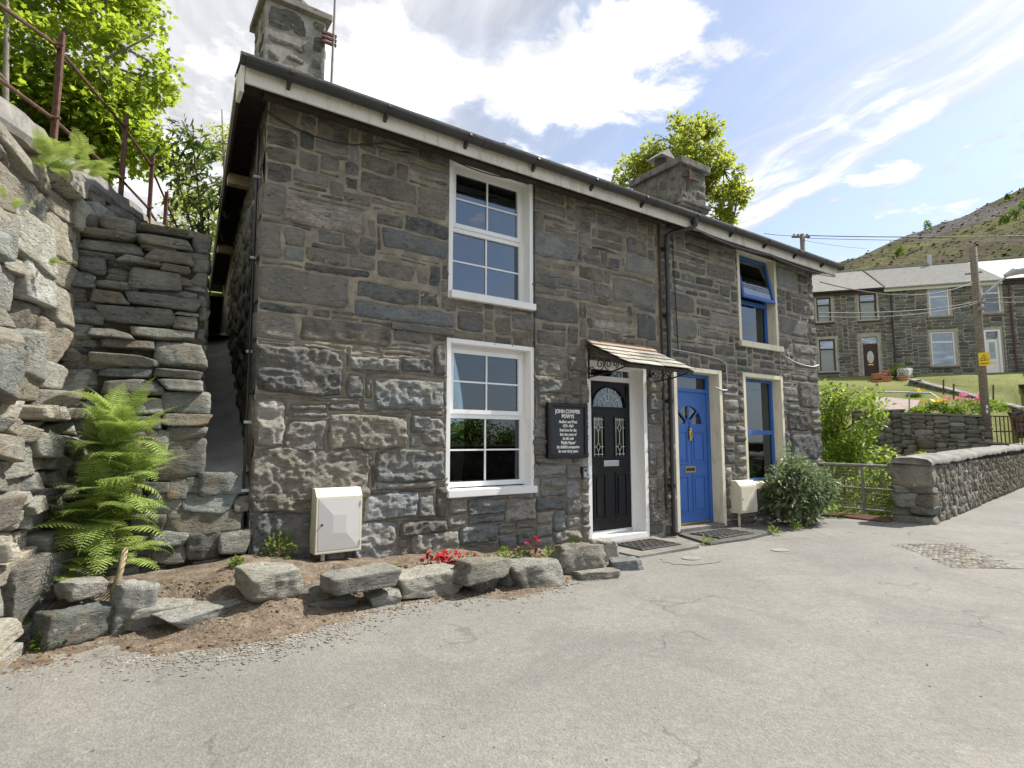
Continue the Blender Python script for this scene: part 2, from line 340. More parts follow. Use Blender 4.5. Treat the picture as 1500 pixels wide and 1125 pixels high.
stem_pale = plain('stem_pale', (.34, .28, .17), .85, .2, 14., .2, 0., .3)
def grass_mat(name, a, b_, c_):
    m, n, b = new_mat(name, .9, .15); v = objc(n)
    c = n.ramp(n.math('ADD', n.math('MULTIPLY', n.noise(v, .35, 5), .5), n.math('MULTIPLY', n.noise(v, 6, 6, .7), .5)), [(.36, a), (.5, b_), (.64, c_)])
    setc(n, b, c); setbump(n, b, n.noise(v, 14, 6, .75), .8, .08); return m
grass = grass_mat('grass', (.085, .10, .03), (.155, .175, .05), (.235, .24, .085))
def hill_mat():
    m, n, b = new_mat('hillside', .95, .1); v = objc(n)
    vv = n('Mapping', Vector=v, Scale=(1, 1, 1.6)).outputs[0]
    c = n.ramp(n.noise(vv, .035, 9, .68, .5), [(.36, (.085, .065, .045)), (.47, (.13, .105, .065)), (.54, (.13, .135, .05)), (.62, (.19, .195, .07)), (.72, (.13, .105, .07))])
    c = n.mix(n.ramp(n.noise(vv, .13, 8, .75), [(.42, .8), (.56, 0)]), c, (.055, .06, .022))
    scree = n.math('MULTIPLY', n.ramp(n.noise(n('Mapping', Vector=v, Scale=(1, 1, .5)).outputs[0], .022, 6, .6, .7), [(.50, 0), (.55, 1)]), .9)
    c = n.mix(scree, c, n.ramp(n.noise(v, .5, 6, .8), [(.35, (.06, .058, .06)), (.65, (.19, .18, .175))]))
    setc(n, b, c); setbump(n, b, n.noise(v, .4, 8, .75), 1., 2.); return m
hillside = hill_mat()
gravel_pink = mortar_mat('gravel_pink', (.22, .17, .155), (.32, .26, .235), (.42, .35, .32), 6.)
def glass_mat(name, tint=(.85, .9, .88), ior=1.75, rough=.0):
    m, n, b = new_mat(name, .05); g = n('BsdfGlossy', Color=(.80, .90, 1.), Roughness=rough); tr = n('BsdfTransparent', Color=tint)
    mx = n('MixShader', Fac=n('Fresnel', IOR=ior).outputs[0], i1=tr.outputs[0], i2=g.outputs[0])
    n.nt.links.new(mx.outputs[0], n.nt.nodes['Material Output'].inputs[0]); return m
glass = glass_mat('window_glass', ior=2.0); glass_up = glass_mat('coated_glass', (.75, .82, .86), 2.5)
glass_obs = glass_mat('obscure_glass', (.55, .62, .6), 2.1, .06)
def fabric(name, c, trans=.25):
    m, n, b = new_mat(name, .9, .1); v = objc(n)
    f = n.ramp(n.noise(v, 60, 3), [(.3, tuple(x*.85 for x in c)), (.7, c)]); setc(n, b, f); return m
curtain_blue = fabric('curtain_blue', (.50, .58, .60)); curtain_green = fabric('curtain_green', (.46, .58, .55)); net_white = fabric('net_curtain', (.62, .62, .60))
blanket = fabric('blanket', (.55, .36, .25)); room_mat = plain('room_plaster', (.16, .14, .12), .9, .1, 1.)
mat_rubber = plain('rubber_mat', (.028, .027, .026), .8, .3, 20., .2, 0., .3)
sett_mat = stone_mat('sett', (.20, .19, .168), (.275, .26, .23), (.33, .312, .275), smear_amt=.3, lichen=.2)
litter = leaf_mat('leaf_litter', (.10, .05, .025), (.20, .125, .06), (.33, .26, .15), .15, (.3, .2, .1))
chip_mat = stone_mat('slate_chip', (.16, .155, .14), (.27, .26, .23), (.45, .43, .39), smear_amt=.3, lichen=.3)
# ------------------------------------------------------------------ masonry helpers
def pack(W, H, cell, blocked, rng, wr, hr, x00=0., z00=0., fixed=()):
    """random rubble: fill the free part of a W x H face with rectangles (metres)"""
    nx, nz = int(round(W/cell)), int(round(H/cell)); occ = np.zeros((nz, nx), bool)
    for (a, b, c, d) in list(blocked)+list(fixed):
        occ[max(0, int(round((c-z00)/cell))):max(0, int(round((d-z00)/cell))), max(0, int(round((a-x00)/cell))):max(0, int(round((b-x00)/cell)))] = True
    res = []
    for j in range(nz):
        i = 0
        while i < nx:
            if occ[j, i]: i += 1; continue
            w_ = max(1, int(round(rng.uniform(*wr)/cell))); h_ = max(1, int(round(rng.uniform(*hr)/cell)))
            if rng.random() < .12: w_ = max(1, w_//3)
            k = 0
            while k < w_ and i+k < nx and not occ[j, i+k]: k += 1
            if i+k < nx and not occ[j, i+k]:
                rest = 0
                while rest < 3 and i+k+rest < nx and not occ[j, i+k+rest]: rest += 1
                if rest < 3: k += rest
            elif k < w_: pass
            h2 = 1
            while h2 < h_ and j+h2 < nz and not occ[j+h2, i:i+k].any(): h2 += 1
            if j+h2 < nz and nz-(j+h2) <= 1 and not occ[j+h2:nz, i:i+k].any(): h2 = nz-j
            occ[j:j+h2, i:i+k] = True
            if k*h2 >= 2: res.append((x00+i*cell, x00+(i+k)*cell, z00+j*cell, z00+(j+h2)*cell))
            i += k
    return res
class Frame:
    def __init__(s, O, ex, en): s.O = np.array(O, float); s.ex = np.array(ex, float); s.en = np.array(en, float)
    def P(s, x, z, h): return s.O + np.outer(x, s.ex) + np.outer(z, (0, 0, 1.)) + np.outer(h, s.en)
def warp(x, z, seed, amp=.016, fr=3.5):
    p = np.stack([x*fr, z*fr, np.full_like(x, seed*3.1)], 1)
    return x+amp*fbm(p, 2, seed), z+amp*fbm(p+40, 2, seed+7)
def grid_faces(nx, nz):
    i = np.arange(nx-1)[None, :]+np.arange(nz-1)[:, None]*nx; i = i.ravel()
    return np.stack([i, i+1, i+1+nx, i+nx], 1)
def stone_hf(fr, rect, seed, step, base, rough, mt, parent, wseed, gap=.012, wamp=.016, rf=9., tilt=.01, deepl=.05, deepr=.05, edge=.03, name='stone', skew=0.):
    x0, x1, z0, z1 = rect; x0 += gap; x1 -= gap; z0 += gap; z1 -= gap
    if x1-x0 < .02 or z1-z0 < .02: return None
    nx = max(3, int((x1-x0)/step)+1); nz = max(3, int((z1-z0)/step)+1)
    xs = np.linspace(x0, x1, nx); zs = np.linspace(z0, z1, nz)
    xs = np.concatenate([[xs[0]], xs, [xs[-1]]]); zs = np.concatenate([[zs[0]], zs, [zs[-1]]])
    X, Z = np.meshgrid(xs, zs); x = X.ravel(); z = Z.ravel()
    e = np.minimum(np.minimum(x-x0, x1-x), np.minimum(z-z0, z1-z))
    p = np.stack([x*rf, z*rf*1.4, np.full_like(x, seed*1.7)], 1)
    rg = np.random.RandomState(seed % 100000)
    ed = edge*(1+.95*vnoise(p*.55, seed+3))
    if rough > .012: e = e-.022*np.clip(fbm(p*.45+3, 2, seed+6), -.2, 1.)
    prof = np.clip(e/np.maximum(ed, .004), -1.2, 1); prof = np.where(prof > 0, prof*(2-prof), prof)
    n1 = fbm(p*.6, 3, seed, .5); n2 = chip(p*.9+5, 3, seed+9)
    h = -.012 + (base+.012)*prof + rough*(.5*n1+.55*n2)*(.35+.65*np.clip(prof, 0, 1)) + tilt*(rg.rand()-.5)*(x-x0)/(x1-x0) + tilt*(rg.rand()-.5)*(z-z0)/(z1-z0)
    # knocked-off corners
    for cx, cz in ((x0, z0), (x1, z0), (x0, z1), (x1, z1)):
        rr = min(x1-x0, z1-z0)*rg.uniform(.05, .45); d_ = np.abs(x-cx)+np.abs(z-cz)
        h = np.where(d_ < rr, h-(rr-d_)*.5, h)
    sk = np.zeros((len(zs), len(xs))); sk[0] = .05; sk[-1] = .05; sk[:, 0] = deepl; sk[:, -1] = deepr
    skr = sk.ravel(); h = np.where(skr > 0, -skr, h)
    wx, wz = warp(x, z, wseed, wamp)
    f = grid_faces(len(xs), len(zs))
    return mesh_obj(name, fr.P(wx, wz, h), f, mt, parent)
def mortar_hf(fr, W, H, step, rects, holes, mt, parent, wseed, ridge=.008, zone=None, name='wall', gap=.012, wamp=.016, x00=0., z00=0., base=0., rough=.004):
    nx = int(W/step)+1; nz = int(H/step)+1
    xs = np.linspace(x00, x00+W, nx); zs = np.linspace(z00, z00+H, nz); X, Z = np.meshgrid(xs, zs); x = X.ravel(); z = Z.ravel()
    e1 = np.full(len(x), 9.); e2 = np.full(len(x), 9.)
    for (a, b, c, d) in rects:
        m_ = (x > a-.12) & (x < b+.12) & (z > c-.12) & (z < d+.12)
        xm, zm = x[m_], z[m_]
        dd = np.maximum(np.maximum(a+gap-xm, xm-b+gap), np.maximum(c+gap-zm, zm-d+gap))
        A, B = e1[m_], e2[m_]
        B = np.where(dd < A, A, np.minimum(B, dd)); A = np.minimum(A, dd); e1[m_] = A; e2[m_] = B
    inside = e1 < -.012
    zf = np.ones(len(x)) if zone is None else zone(x, z)
    p = np.stack([x, z, np.full_like(x, wseed)], 1)
    rd = np.exp(-((e2-e1)/.015)**2)*(e1 < .07)*np.clip(.75+.9*vnoise(p*5, wseed), 0, 1.2)
    h = base+rough*fbm(p*9, 3, wseed+4)+.4*rough*fbm(p*30, 2, wseed+5)+ridge*zf*rd
    h = np.where(inside, h-.01, h)
    wx, wz = warp(x, z, wseed, wamp)
    f = grid_faces(nx, nz)
    cx = X[:-1, :-1].ravel()+step/2; cz = Z[:-1, :-1].ravel()+step/2; keep = np.ones(len(f), bool)
    for (a, b, c, d) in holes: keep &= ~((cx > a) & (cx < b) & (cz > c) & (cz < d))
    return mesh_obj(name, fr.P(wx, wz, h), f[keep], mt, parent, True)
def rock_data(dx, dy, dz, seed, n=8, cuts=7, rough=.05, power=5., strata=.02):
    rg = np.random.RandomState(seed); L = np.linspace(-1, 1, n+1); V = []; Fc = []; b = 0
    A, B = np.meshgrid(L, L); a = A.ravel(); b_ = B.ravel(); o = np.ones_like(a)
    for k, (axis, sgn) in enumerate([(0, 1), (0, -1), (1, 1), (1, -1), (2, 1), (2, -1)]):
        c = [None]*3; c[axis] = o*sgn; c[(axis+1) % 3] = a; c[(axis+2) % 3] = b_*sgn
        V.append(np.stack(c, 1)); Fc.append(grid_faces(n+1, n+1)+b); b += len(a)
    V = np.concatenate(V); F_ = np.concatenate(Fc)
    nrm = (np.abs(V)**power).sum(1)**(1/power); V = V/nrm[:, None]
    for k in range(cuts):
        d = rg.normal(size=3); d /= np.linalg.norm(d); off = rg.uniform(.66, .97)*np.abs(d).sum()
        over = V @ d - off; V = V - np.outer(np.maximum(over, 0), d)
    sh_ = rg.uniform(-.16, .16, 4); V = V*np.stack([1+sh_[0]*V[:, 2], 1+sh_[1]*V[:, 2], 1+sh_[2]*V[:, 0]], 1); V[:, 0] += sh_[3]*V[:, 2]
    V = V*np.array([dx, dy, dz])/2
    p = V*4+seed*1.37
    V = V + ((.3*fbm(p, 3, seed)+.7*chip(p*2.6, 3, seed))*rough*min(dx, dy, dz))[:, None]*V/(np.linalg.norm(V, axis=1)[:, None]+1e-6)
    lay = vnoise(np.stack([V[:, 0]*2, V[:, 1]*2, V[:, 2]*28+seed], 1), seed+3)
    V[:, :2] *= (1+strata*lay)[:, None]*np.ones(2)
    # weld seams
    key = {}; idx = np.zeros(len(V), int); out_ = []
    for i, q in enumerate(np.round(V, 5)):
        t_ = tuple(q)
        if t_ not in key: key[t_] = len(out_); out_.append(V[i])
        idx[i] = key[t_]
    return np.array(out_), idx[F_]
def rock(name, P, dims, seed, mt, parent=None, rz=0., rx=0., ry=0., n=8, cuts=7, rough=.06, strata=.02, power=5.):
    V, F_ = rock_data(*dims, seed, n, cuts, rough, power, strata)
    M = np.array((Matrix.Rotation(rz, 3, 'Z') @ Matrix.Rotation(ry, 3, 'Y') @ Matrix.Rotation(rx, 3, 'X')))
    V = V @ M.T
    if parent is None:
        o = mesh_obj(name, V, F_, mt); o.location = P; return o
    return mesh_obj(name, V+np.array(P), F_, mt, parent)
def tri_fix(o):
    return o
# ------------------------------------------------------------------ ground
def rz_(x): return np.interp(x, [-30, -2, 0, 5, 10, 22, 60], [-.12, -.10, -.10, -.155, -.175, -.18, .5])
T0 = np.array([34.4, 8.6]); TE = np.array([.61, -.792]); TN = np.array([-.792, -.61])      # terrace frame: along, towards the road
def terr_q(x, y): return (x-T0[0])*TN[0]+(y-T0[1])*TN[1]
def gz(x, y):
    q_ = terr_q(x, y)
    far = np.interp(q_, [-600, -60, -12, 0, 2.5, 6, 9, 12, 15, 19, 30], [60, 14, 5.2, 4.75, 4.55, 3.7, 2.7, 1.5, .2, -1.6, -1.7])
    far = far + .08*fbm(np.stack([x*.4, y*.4, x*0], 1), 3, 5)
    wy = -1.35+(x-9.9)*.138                                    # line of the roadside wall
    behind = np.clip((y-wy-.25)/.4, 0, 1)*np.clip((x-10.55)/.25, 0, 1)
    road_ = rz_(x)-.06
    z = road_*(1-behind)+far*behind
    back = np.clip((y-1.5)/3, 0, 1)*np.clip((11.5-x)/1.0, 0, 1)
    z = z*(1-back)+(.1+.36*np.clip(y-1, 0, 60))*back
    south = np.clip((-13-y)/20, 0, 1); z = z-south*3.0
    return z
def sheet(name, xs, ys, fz, mt, kind='structure', keep=None, smooth=True):
    X, Y = np.meshgrid(xs, ys); x = X.ravel(); y = Y.ravel(); f = grid_faces(len(xs), len(ys))
    if keep is not None:
        c = np.stack([x[f].mean(1), y[f].mean(1)], 1); f = f[keep(c[:, 0], c[:, 1])]
    return tag(mesh_obj(name, np.stack([x, y, fz(x, y)], 1), f, mt, None, smooth), kind=kind)
gx = np.concatenate([np.linspace(-900, -40, 18), np.linspace(-35, 8, 30), np.linspace(8.5, 26, 60), np.linspace(26.5, 60, 50), np.linspace(65, 1500, 30)])
gy = np.concatenate([np.linspace(-900, -40, 18), np.linspace(-36, -6, 20), np.linspace(-5.5, 16, 70), np.linspace(17, 40, 24), np.linspace(45, 1200, 26)])
sheet('ground', gx, gy, gz, grass)
sheet('road', np.linspace(-14, 70, 170), np.linspace(-13, .6, 60), lambda x, y: rz_(x)+.006*fbm(np.stack([x*.7, y*.7, x*0], 1), 3, 2), asphalt, keep=lambda x, y: (y < -1.30+(x-9.9)*.138) & (x > 10.1) | (x <= 10.4) & (y < .3))
# soil bank at the foot of the walls
def bed_edge(x): return np.interp(x, [-2.2, -1.5, -1.0, -.4, .2, .6, 1.3, 2.2, 3.0, 3.5, 3.8], [-1.0, -1.15, -1.25, -1.5, -1.45, -1.25, -1.2, -1.35, -1.35, -1.0, -.2])
def bed_z(x, y):
    e = bed_edge(x)+.22*fbm(np.stack([x*2.2, y*2.2, x*0], 1), 4, 3)
    s = np.clip((y-e)/.9, -.4, 1)
    top = np.interp(x, [-2, -.6, 0, .5, 1.2, 2.5, 3.8], [.20, .24, .30, .20, .15, .13, .04])
    r_ = rz_(x)
    return np.where(s < 0, r_-.004+s*.14, r_+.008+top*s**2.0)+.012*fbm(np.stack([x*9, y*9, x*0], 1), 3, 8)
sheet('soil', np.linspace(-2.1, 3.95, 150), np.linspace(-1.9, .7, 70), bed_z, soil)
# ------------------------------------------------------------------ hill beyond the terrace
def hill():
    us = np.linspace(1080, 1800, 130); n_ = 60; V = []
    for j in range(n_):
        s = j/(n_-1); dep = 75+s*150
        for u in us:
            d = ray(u, 645); d = d/np.hypot(d[0], d[1]); 
            ridge_px = np.interp(u, [1080, 1180, 1232, 1300, 1400, 1500, 1650, 1800], [470, 410, 383, 352, 318, 279, 215, 150])
            zr = 1.19+(645-ridge_px)/835.*225/math.hypot(1, (u-750)/835.)**0
            x, y = CAM[0]+d[0]*dep*math.hypot(1, (u-750)/835.), CAM[1]+d[1]*dep*math.hypot(1, (u-750)/835.)
            V.append((x, y, 6+(zr-6)*s**1.15))
    V = np.array(V); V[:, 2] += 1.6*fbm(V*.05, 5, 4)*np.clip(np.repeat(np.linspace(0, 1, n_), len(us))*2, 0, 1)
    f = grid_faces(len(us), n_)
    # far side, so that the hill is a body
    b = V[-len(us):].copy(); b[:, 0] += 120; b[:, 1] += 60; b[:, 2] = 0
    k = len(V); V = np.concatenate([V, b]); i = np.arange(len(us)-1); f2 = np.stack([k-len(us)+i, k-len(us)+i+1, k+i+1, k+i], 1)
    return tag(mesh_obj('hill', V, np.concatenate([f, f2]), hillside, None, True), kind='structure')
hill()
# ------------------------------------------------------------------ the two cottages
rng = random.Random(11)
FA = Frame((0, 0, 0), (1, 0, 0), (0, -1, 0))
def R2(u0, v0, u1, v1):
    a = fx(u0, v0); b = fx(u1, v1); return (a[0], b[0], b[2], a[2])
SPLIT = 5.42; WTOP = 4.42; WBOT = -.25
UW = (1.95, 3.10, 2.78, 4.42); LW = (1.94, 3.11, .60, 2.30); BD = (3.99, 5.08, -.2, 2.22)
BLD = (5.67, 6.80, -.2, 2.27); RU = (7.38, 8.52, 2.78, 4.42); RL = (7.42, 8.58, .45, 2.29)
cot1 = thing('stone_cottage', 'near stone cottage with white windows and black front door', 'house', (2.7, 0, 0))
cot2 = thing('stone_cottage', 'far stone cottage with blue door and blue window frames', 'house', (7.6, 0, 0))
T1 = [(385,388,510,455),(386,458,435,500),(441,463,572,510),(520,440,666,482),(383,503,500,580),(510,520,583,545),(588,523,632,548),(558,503,631,519),(637,503,652,550),(509,548,532,585),(536,548,546,585),(549,553,648,602),(378,586,414,654),(423,591,477,601),(427,604,478,611),(418,615,476,660),(481,591,524,602),(530,592,554,604),(482,608,596,657),(601,607,630,633),(618,612,650,652),(373,658,540,728),(498,663,546,676),(551,660,650,703),(551,707,637,714),(377,723,455,750),(375,752,456,818),(532,724,610,758),(612,726,634,756),(637,712,653,758),(518,767,582,820),(586,765,654,779),(600,783,670,811),
      (398,150,520,182),(553,210,610,234),(460,218,511,237),(468,248,498,262),(599,253,656,274),(392,266,418,320),(415,285,533,348),(503,280,543,306),(545,290,607,314),(561,333,656,381),(393,327,412,378),(457,354,524,375),(551,373,625,389),(447,383,540,410),(551,408,646,426),(430,265,480,284),(612,290,655,325),
      (797,315,839,331),(781,336,847,387),(865,301,916,320),(868,328,932,347),(867,360,911,376),(855,381,908,397),(916,371,959,408),(897,405,957,451),(781,432,847,477),(815,416,868,432),(868,467,924,488),(932,459,961,500),(860,445,916,461),(785,392,840,412)]
F1 = [R2(*t_) for t_ in T1]
SM = {0: 'slab', 3: 'slab', 39: 'white', 42: 'slab', 51: 'slab', 55: 'slab', 56: 'slab', 57: 'slab', 58: 'slab', 60: 'white', 61: 'slab'}
F1 = [(max(a, 0.) if a > .09 else 0., b, c, d) for a, b, c, d in F1]
T2 = [(1035,383,1077,415),(975,424,1018,462),(985,463,1022,500),(1041,459,1083,485),(1019,436,1070,457),(1003,353,1039,375),(974,363,1034,388),(994,383,1034,405),(1136,388,1168,427),(1141,462,1183,496),(1161,501,1205,525),(988,408,1054,432),(996,503,1045,522),(1047,504,1075,524),(1024,482,1066,501),(1160,436,1192,465),(1168,558,1208,600),(1152,603,1186,632),(1156,635,1212,673)]
F2 = [R2(*t_) for t_ in T2]
F2 = [(a, min(b, 9.8), c, d) for a, b, c, d in F2]
def grow(r, g): return (r[0]-g, r[1]+g, r[2]-g, r[3]+g)
lintels = [(1.85, 3.2, 2.30, 2.42)]
holes1 = [UW, LW, BD]; holes2 = [BLD, RU, RL]
P1 = pack(SPLIT, WTOP-WBOT, .05, holes1, rng, (.20, .70), (.10, .27), 0, WBOT, [grow(r, .012) for r in F1])
P2 = pack(9.8-SPLIT, WTOP-WBOT, .05, holes2, rng, (.18, .6), (.09, .20), SPLIT, WBOT, [grow(r, .012) for r in F2])
P1 = [r for r in P1 if (r[2] < 2.0 and (r[1]-r[0])*(r[3]-r[2]) > .006) or (r[1]-r[0])*(r[3]-r[2]) > .012]
rec1 = [grow(r, .008) for r in F1]+P1; rec2 = [grow(r, .006) for r in F2]+P2
zone1 = lambda x, z: np.clip(1.25-(z-1.9)/.9, .3, 1)
wall1 = mortar_hf(FA, SPLIT, WTOP-WBOT, .0135, rec1, holes1, mortar_tan, cot1, 5, .020, zone1, x00=0., z00=WBOT, rough=.007, gap=.008)
wall2 = mortar_hf(FA, 9.8-SPLIT, WTOP-WBOT, .02, rec2, holes2, mortar_pale, cot2, 5, .006, x00=SPLIT, z00=WBOT)
for i, r in enumerate(rec1):
    zc = (r[2]+r[3])/2; fixed = i < len(F1); kind = SM.get(i) if fixed else None
    low = np.clip((2.35-zc)/.5+rng.uniform(-.2, .2), 0, 1)
    big = min(1, (r[1]-r[0])*(r[3]-r[2])/.08)
    if kind is None and not fixed and rng.random() < .12: kind = 'slab'
    if kind == 'slab': base, rough, mt = .014, .012, stone_slab
    elif kind == 'white': base, rough, mt = .022, .014, stone_white
    elif low > .5: base, rough, mt = .014+.014*big, .016+.020*big, stone_rough
    else: base, rough, mt = .005 if fixed else .002, .019, stone_smear
    stone_hf(FA, r, 100+i, .0145 if low > .5 else .022, base, rough, mt, wall1, 5, deepl=.28 if r[0] < .03 else .05, edge=.022 if low > .5 else .03, rf=12 if low > .5 else 9, gap=.004)
for i, r in enumerate(rec2):
    zc = (r[2]+r[3])/2; q_ = r[1] > 9.7
    slab = (i < len(F2) and i in (0, 1, 2, 3, 8, 9)) or rng.random() < .1
    rough2 = .024 if (zc < 2.1 or q_) else .011
    stone_hf(FA, r, 700+i, .028, .014 if slab else .015+(.012 if zc < 2.1 else 0), .006 if slab else rough2, stone_slab if slab else (stone_rough if zc < 1.9 and rng.random() < .55 else stone_right), wall2, 5, deepr=.3 if q_ else .05, gap=.011, edge=.025)
# gable end wall, running back from the near corner
GD = np.array([math.cos(R(84.7)), math.sin(R(84.7)), 0]); GN = np.array([-GD[1], GD[0], 0])
FG = Frame((0, 0.02, 0), GD, GN); GL = 8.4
gable = mortar_hf(FG, GL, WTOP+.1-WBOT, .08, [], [], mortar_tan, cot1, 9, 0, name='gable_wall', z00=WBOT, rough=.012)
PG = pack(GL-.3, WTOP-.1, .07, [], rng, (.25, .75), (.14, .32), .25, .05)
PG = [r for r in PG if r[0] < 5.2]
for i, r in enumerate(PG):
    stone_hf(FG, r, 1500+i, .06, .018, .018, stone_gable, gable, 9, gap=.014)
# back, right end and cores
core = MB().box(.06, 9.72, .30, 8.2, WBOT, WTOP-.02); core.build('inner_wall', room_mat, cot1) if False else None
FR = Frame((9.8, 0.02, 0), (0, 1, 0), (1, 0, 0))
rend = mortar_hf(FR, 8.2, WTOP-WBOT, .1, [], [], mortar_pale, cot2, 13, 0, name='end_wall', z00=WBOT, rough=.01)
for i, r in enumerate(pack(7.7, WTOP-.1, .08, [], rng, (.25, .7), (.14, .3), .3, -.1)):
    stone_hf(FR, r, 2600+i, .09, .015, .012, stone_right, rend, 13, gap=.014)
MB().box(.8, SPLIT, 8.1, 8.35, WBOT, WTOP).build('back_wall', mortar_dark, cot1)
MB().box(SPLIT, 9.75, 8.1, 8.35, WBOT, WTOP).build('back_wall', mortar_pale, cot2)
# roof: front slope, hipped to the near end, slates hidden from the lane
PT = math.tan(R(28)); EY = -.37; EZ = 4.485
def roof(name, x0, x1, parent, hip):
    m = MB(); ry = 4.1; rz2 = EZ+(ry-EY)*PT; xl = x0+(4.2 if hip else 0)
    th = .05
    def poly(p): m.prism(p, (0, 0, th))
    poly([(x0, EY, EZ), (x1, EY, EZ), (x1, ry, rz2), (xl, ry, rz2)])
    poly([(x0+(.8 if hip else 0), 8.5, EZ), (xl, ry, rz2), (x1, ry, rz2), (x1, 8.5, EZ)])
    if hip: poly([(x0, EY, EZ), (xl, ry, rz2), (x0+.8, 8.5, EZ)])
    return m.build(name, slate_roof, parent)
rf1 = roof('roof', -.30, SPLIT, cot1, True); rf2 = roof('roof', SPLIT, 10.08, cot2, False)
MB().prism([(9.8, .02, WTOP), (9.8, 8.2, WTOP), (9.8, 4.1, EZ+4.2*PT)], (-.2, 0, 0)).build('gable_wall', mortar_pale, cot2)
# slate courses: eaves course showing under the gutter
for (xa, xb, par, base_) in ((-.3, SPLIT, rf1, 0), (SPLIT, 10.08, rf2, 0)):
    k = int((xb-xa)/.26); wd = (xb-xa)/k
    for i in range(k):
        x = xa+i*wd
        MB().box(x+.003, x+wd-.003, -.43, -.05, EZ-.018, EZ-.004).build('slate', slate_roof, par)
def side_x(y): return -.30+(y+.3)*GD[0]/GD[1]
# soffit, fascia, wall plate
MB().box(-.24, SPLIT, -.305, .06, 4.405, 4.43).build('soffit', timber_dark, cot1)
MB().box(SPLIT, 10.05, -.305, .06, 4.405, 4.43).build('soffit', timber_dark, cot2)
MB().box(-.05, SPLIT, -.11, .02, 4.365, 4.404).build('wall_plate', timber_dark, cot1)
MB().box(SPLIT+.2, 9.85, -.10, .02, 4.37, 4.404).build('wall_plate', timber_dark, cot2)
for xa, xb, par in ((-.25, 1.62, cot1), (1.625, 3.55, cot1), (3.555, SPLIT-.002, cot1), (SPLIT+.002, 7.8, cot2), (7.805, 10.05, cot2)):
    MB().box(xa, xb, -.33, -.305, 4.285, 4.43, .004).build('fascia_board', fascia_mat, par)
MB().box(-.29, -.255, -.335, -.13, 4.19, 4.43, .005).build('fascia_end', fascia_mat, cot1)
# verge of the near end: barge board, dark soffit, purlin ends
yb = 7.6; xo = .02
m = MB(); m.prism([(side_x(-.13), -.13, 4.20), (side_x(yb), yb, 4.20), (side_x(yb), yb, 4.42), (side_x(-.13), -.13, 4.42)], (.025, 0, 0)); m.build('barge_board', timber_dark, cot1)
m = MB(); m.prism([(side_x(-.13)-.012, -.13, 4.40), (side_x(yb)-.012, yb, 4.40), (side_x(yb)-.012, yb, 4.46), (side_x(-.13)-.012, -.13, 4.46)], (.02, 0, 0)); m.build('verge_strip', fascia_mat, cot1)
m = MB(); m.prism([(side_x(-.13)+.03, -.13, 4.425), (side_x(yb)+.03, yb, 4.425), (side_x(yb)+.4, yb, 4.425), (side_x(-.13)+.4, -.13, 4.425)], (0, 0, .02)); m.build('verge_soffit', timber_dark, cot1)
for y in (1.5, 4.2):
    MB().box(side_x(y)+.02, side_x(y)+.34, y-.05, y+.05, 4.10, 4.22, .006).build('purlin_end', timber_pale, cot1)
# gutter
def gutter(x0, x1, y, z, r, parent):
    m = MB(); k = 10; v = []; f = []
    prof = [(y+r*math.cos(math.pi+math.pi*i/k), z+r*math.sin(math.pi+math.pi*i/k)) for i in range(k+1)]
    prof += [(y+(r-.006)*math.cos(math.pi+math.pi*i/k), z+(r-.006)*math.sin(math.pi+math.pi*i/k)) for i in range(k, -1, -1)]
    m.prism([(x0, a, b) for a, b in prof], (x1-x0, 0, 0)); return m.build('gutter', gutter_mat, parent, False)
for xa, xb, par in ((-.26, SPLIT, cot1), (SPLIT+.001, 10.09, cot2)):
    g_ = gutter(xa, xb, -.40, 4.455, .062, par)
    x = xa+.35
    while x < xb-.1:
        MB().prism([(x, -.33, 4.34), (x, -.34, 4.34), (x, -.475, 4.435), (x, -.47, 4.46), (x, -.33, 4.39)], (.03, 0, 0)).build('gutter_bracket', black_plastic, g_)
        if rng.random() < .4: gutter(x+.2, x+.3, -.40, 4.455, .067, g_).name = 'gutter_joint'
        x += .92
MB().box(10.085, 10.095, -.462, -.338, 4.39, 4.455).build('gutter_end', gutter_mat, cot2)
# downpipe with swan neck
dp = MB(); dp.tube([(5.78, -.40, 4.41), (5.78, -.40, 4.31), (5.74, -.36, 4.27), (5.58, -.12, 4.24), (5.53, -.085, 4.20), (5.52, -.08, 4.1), (5.52, -.08, -.08), (5.53, -.12, -.13)], .034, 12)
dpo = dp.build('downpipe', gutter_mat, cot1, True)
for z in (.55, 1.75, 3.0, 4.0):
    m = MB(); m.tube([(5.52, -.08, z-.025), (5.52, -.08, z+.025)], .041, 12); m.box(5.455, 5.585, -.05, 0.0, z-.02, z+.02); m.build('pipe_clip', black_plastic, dpo)
MB().tube([(5.78, -.40, 4.42), (5.78, -.40, 4.34)], .042, 12).build('outlet', gutter_mat, dpo)
MB().tube([(5.42, -.03, 4.38), (5.43, -.03, .2)], .016, 6).build('service_pipe', plain('pipe_brown', (.06, .045, .035), .7, .3), cot1)
# chimneys
def chimney(parent, x0, x1, y0, y1, z0, z1, mt, corbel, render):
    m = MB(); m.box(x0, x1, y0, y1, z0, z1, .012); ch = m.build('chimney', render, parent)
    for (fr, W_) in ((Frame((x0, y0, 0), (1, 0, 0), (0, -1, 0)), x1-x0), (Frame((x0, y0, 0), (0, 1, 0), (-1, 0, 0)), y1-y0), (Frame((x1, y0, 0), (0, 1, 0), (1, 0, 0)), y1-y0)):
        for i, r in enumerate(pack(W_, z1-z0, .06, [], rng, (.2, .5), (.13, .24), 0, z0)):
            stone_hf(fr, r, int(x0*100)+3000+i, .035, .006, .016, mt, ch, 21, gap=.018, edge=.05)
    return ch
ch1 = chimney(cot1, .0, .60, .30, .86, 4.6, 5.62, chim_stone, False, chim_render)
m = MB(); m.box(-.05, .65, .24, .92, 5.62, 5.69, .01); m.build('chimney_cap', slate_roof, ch1)
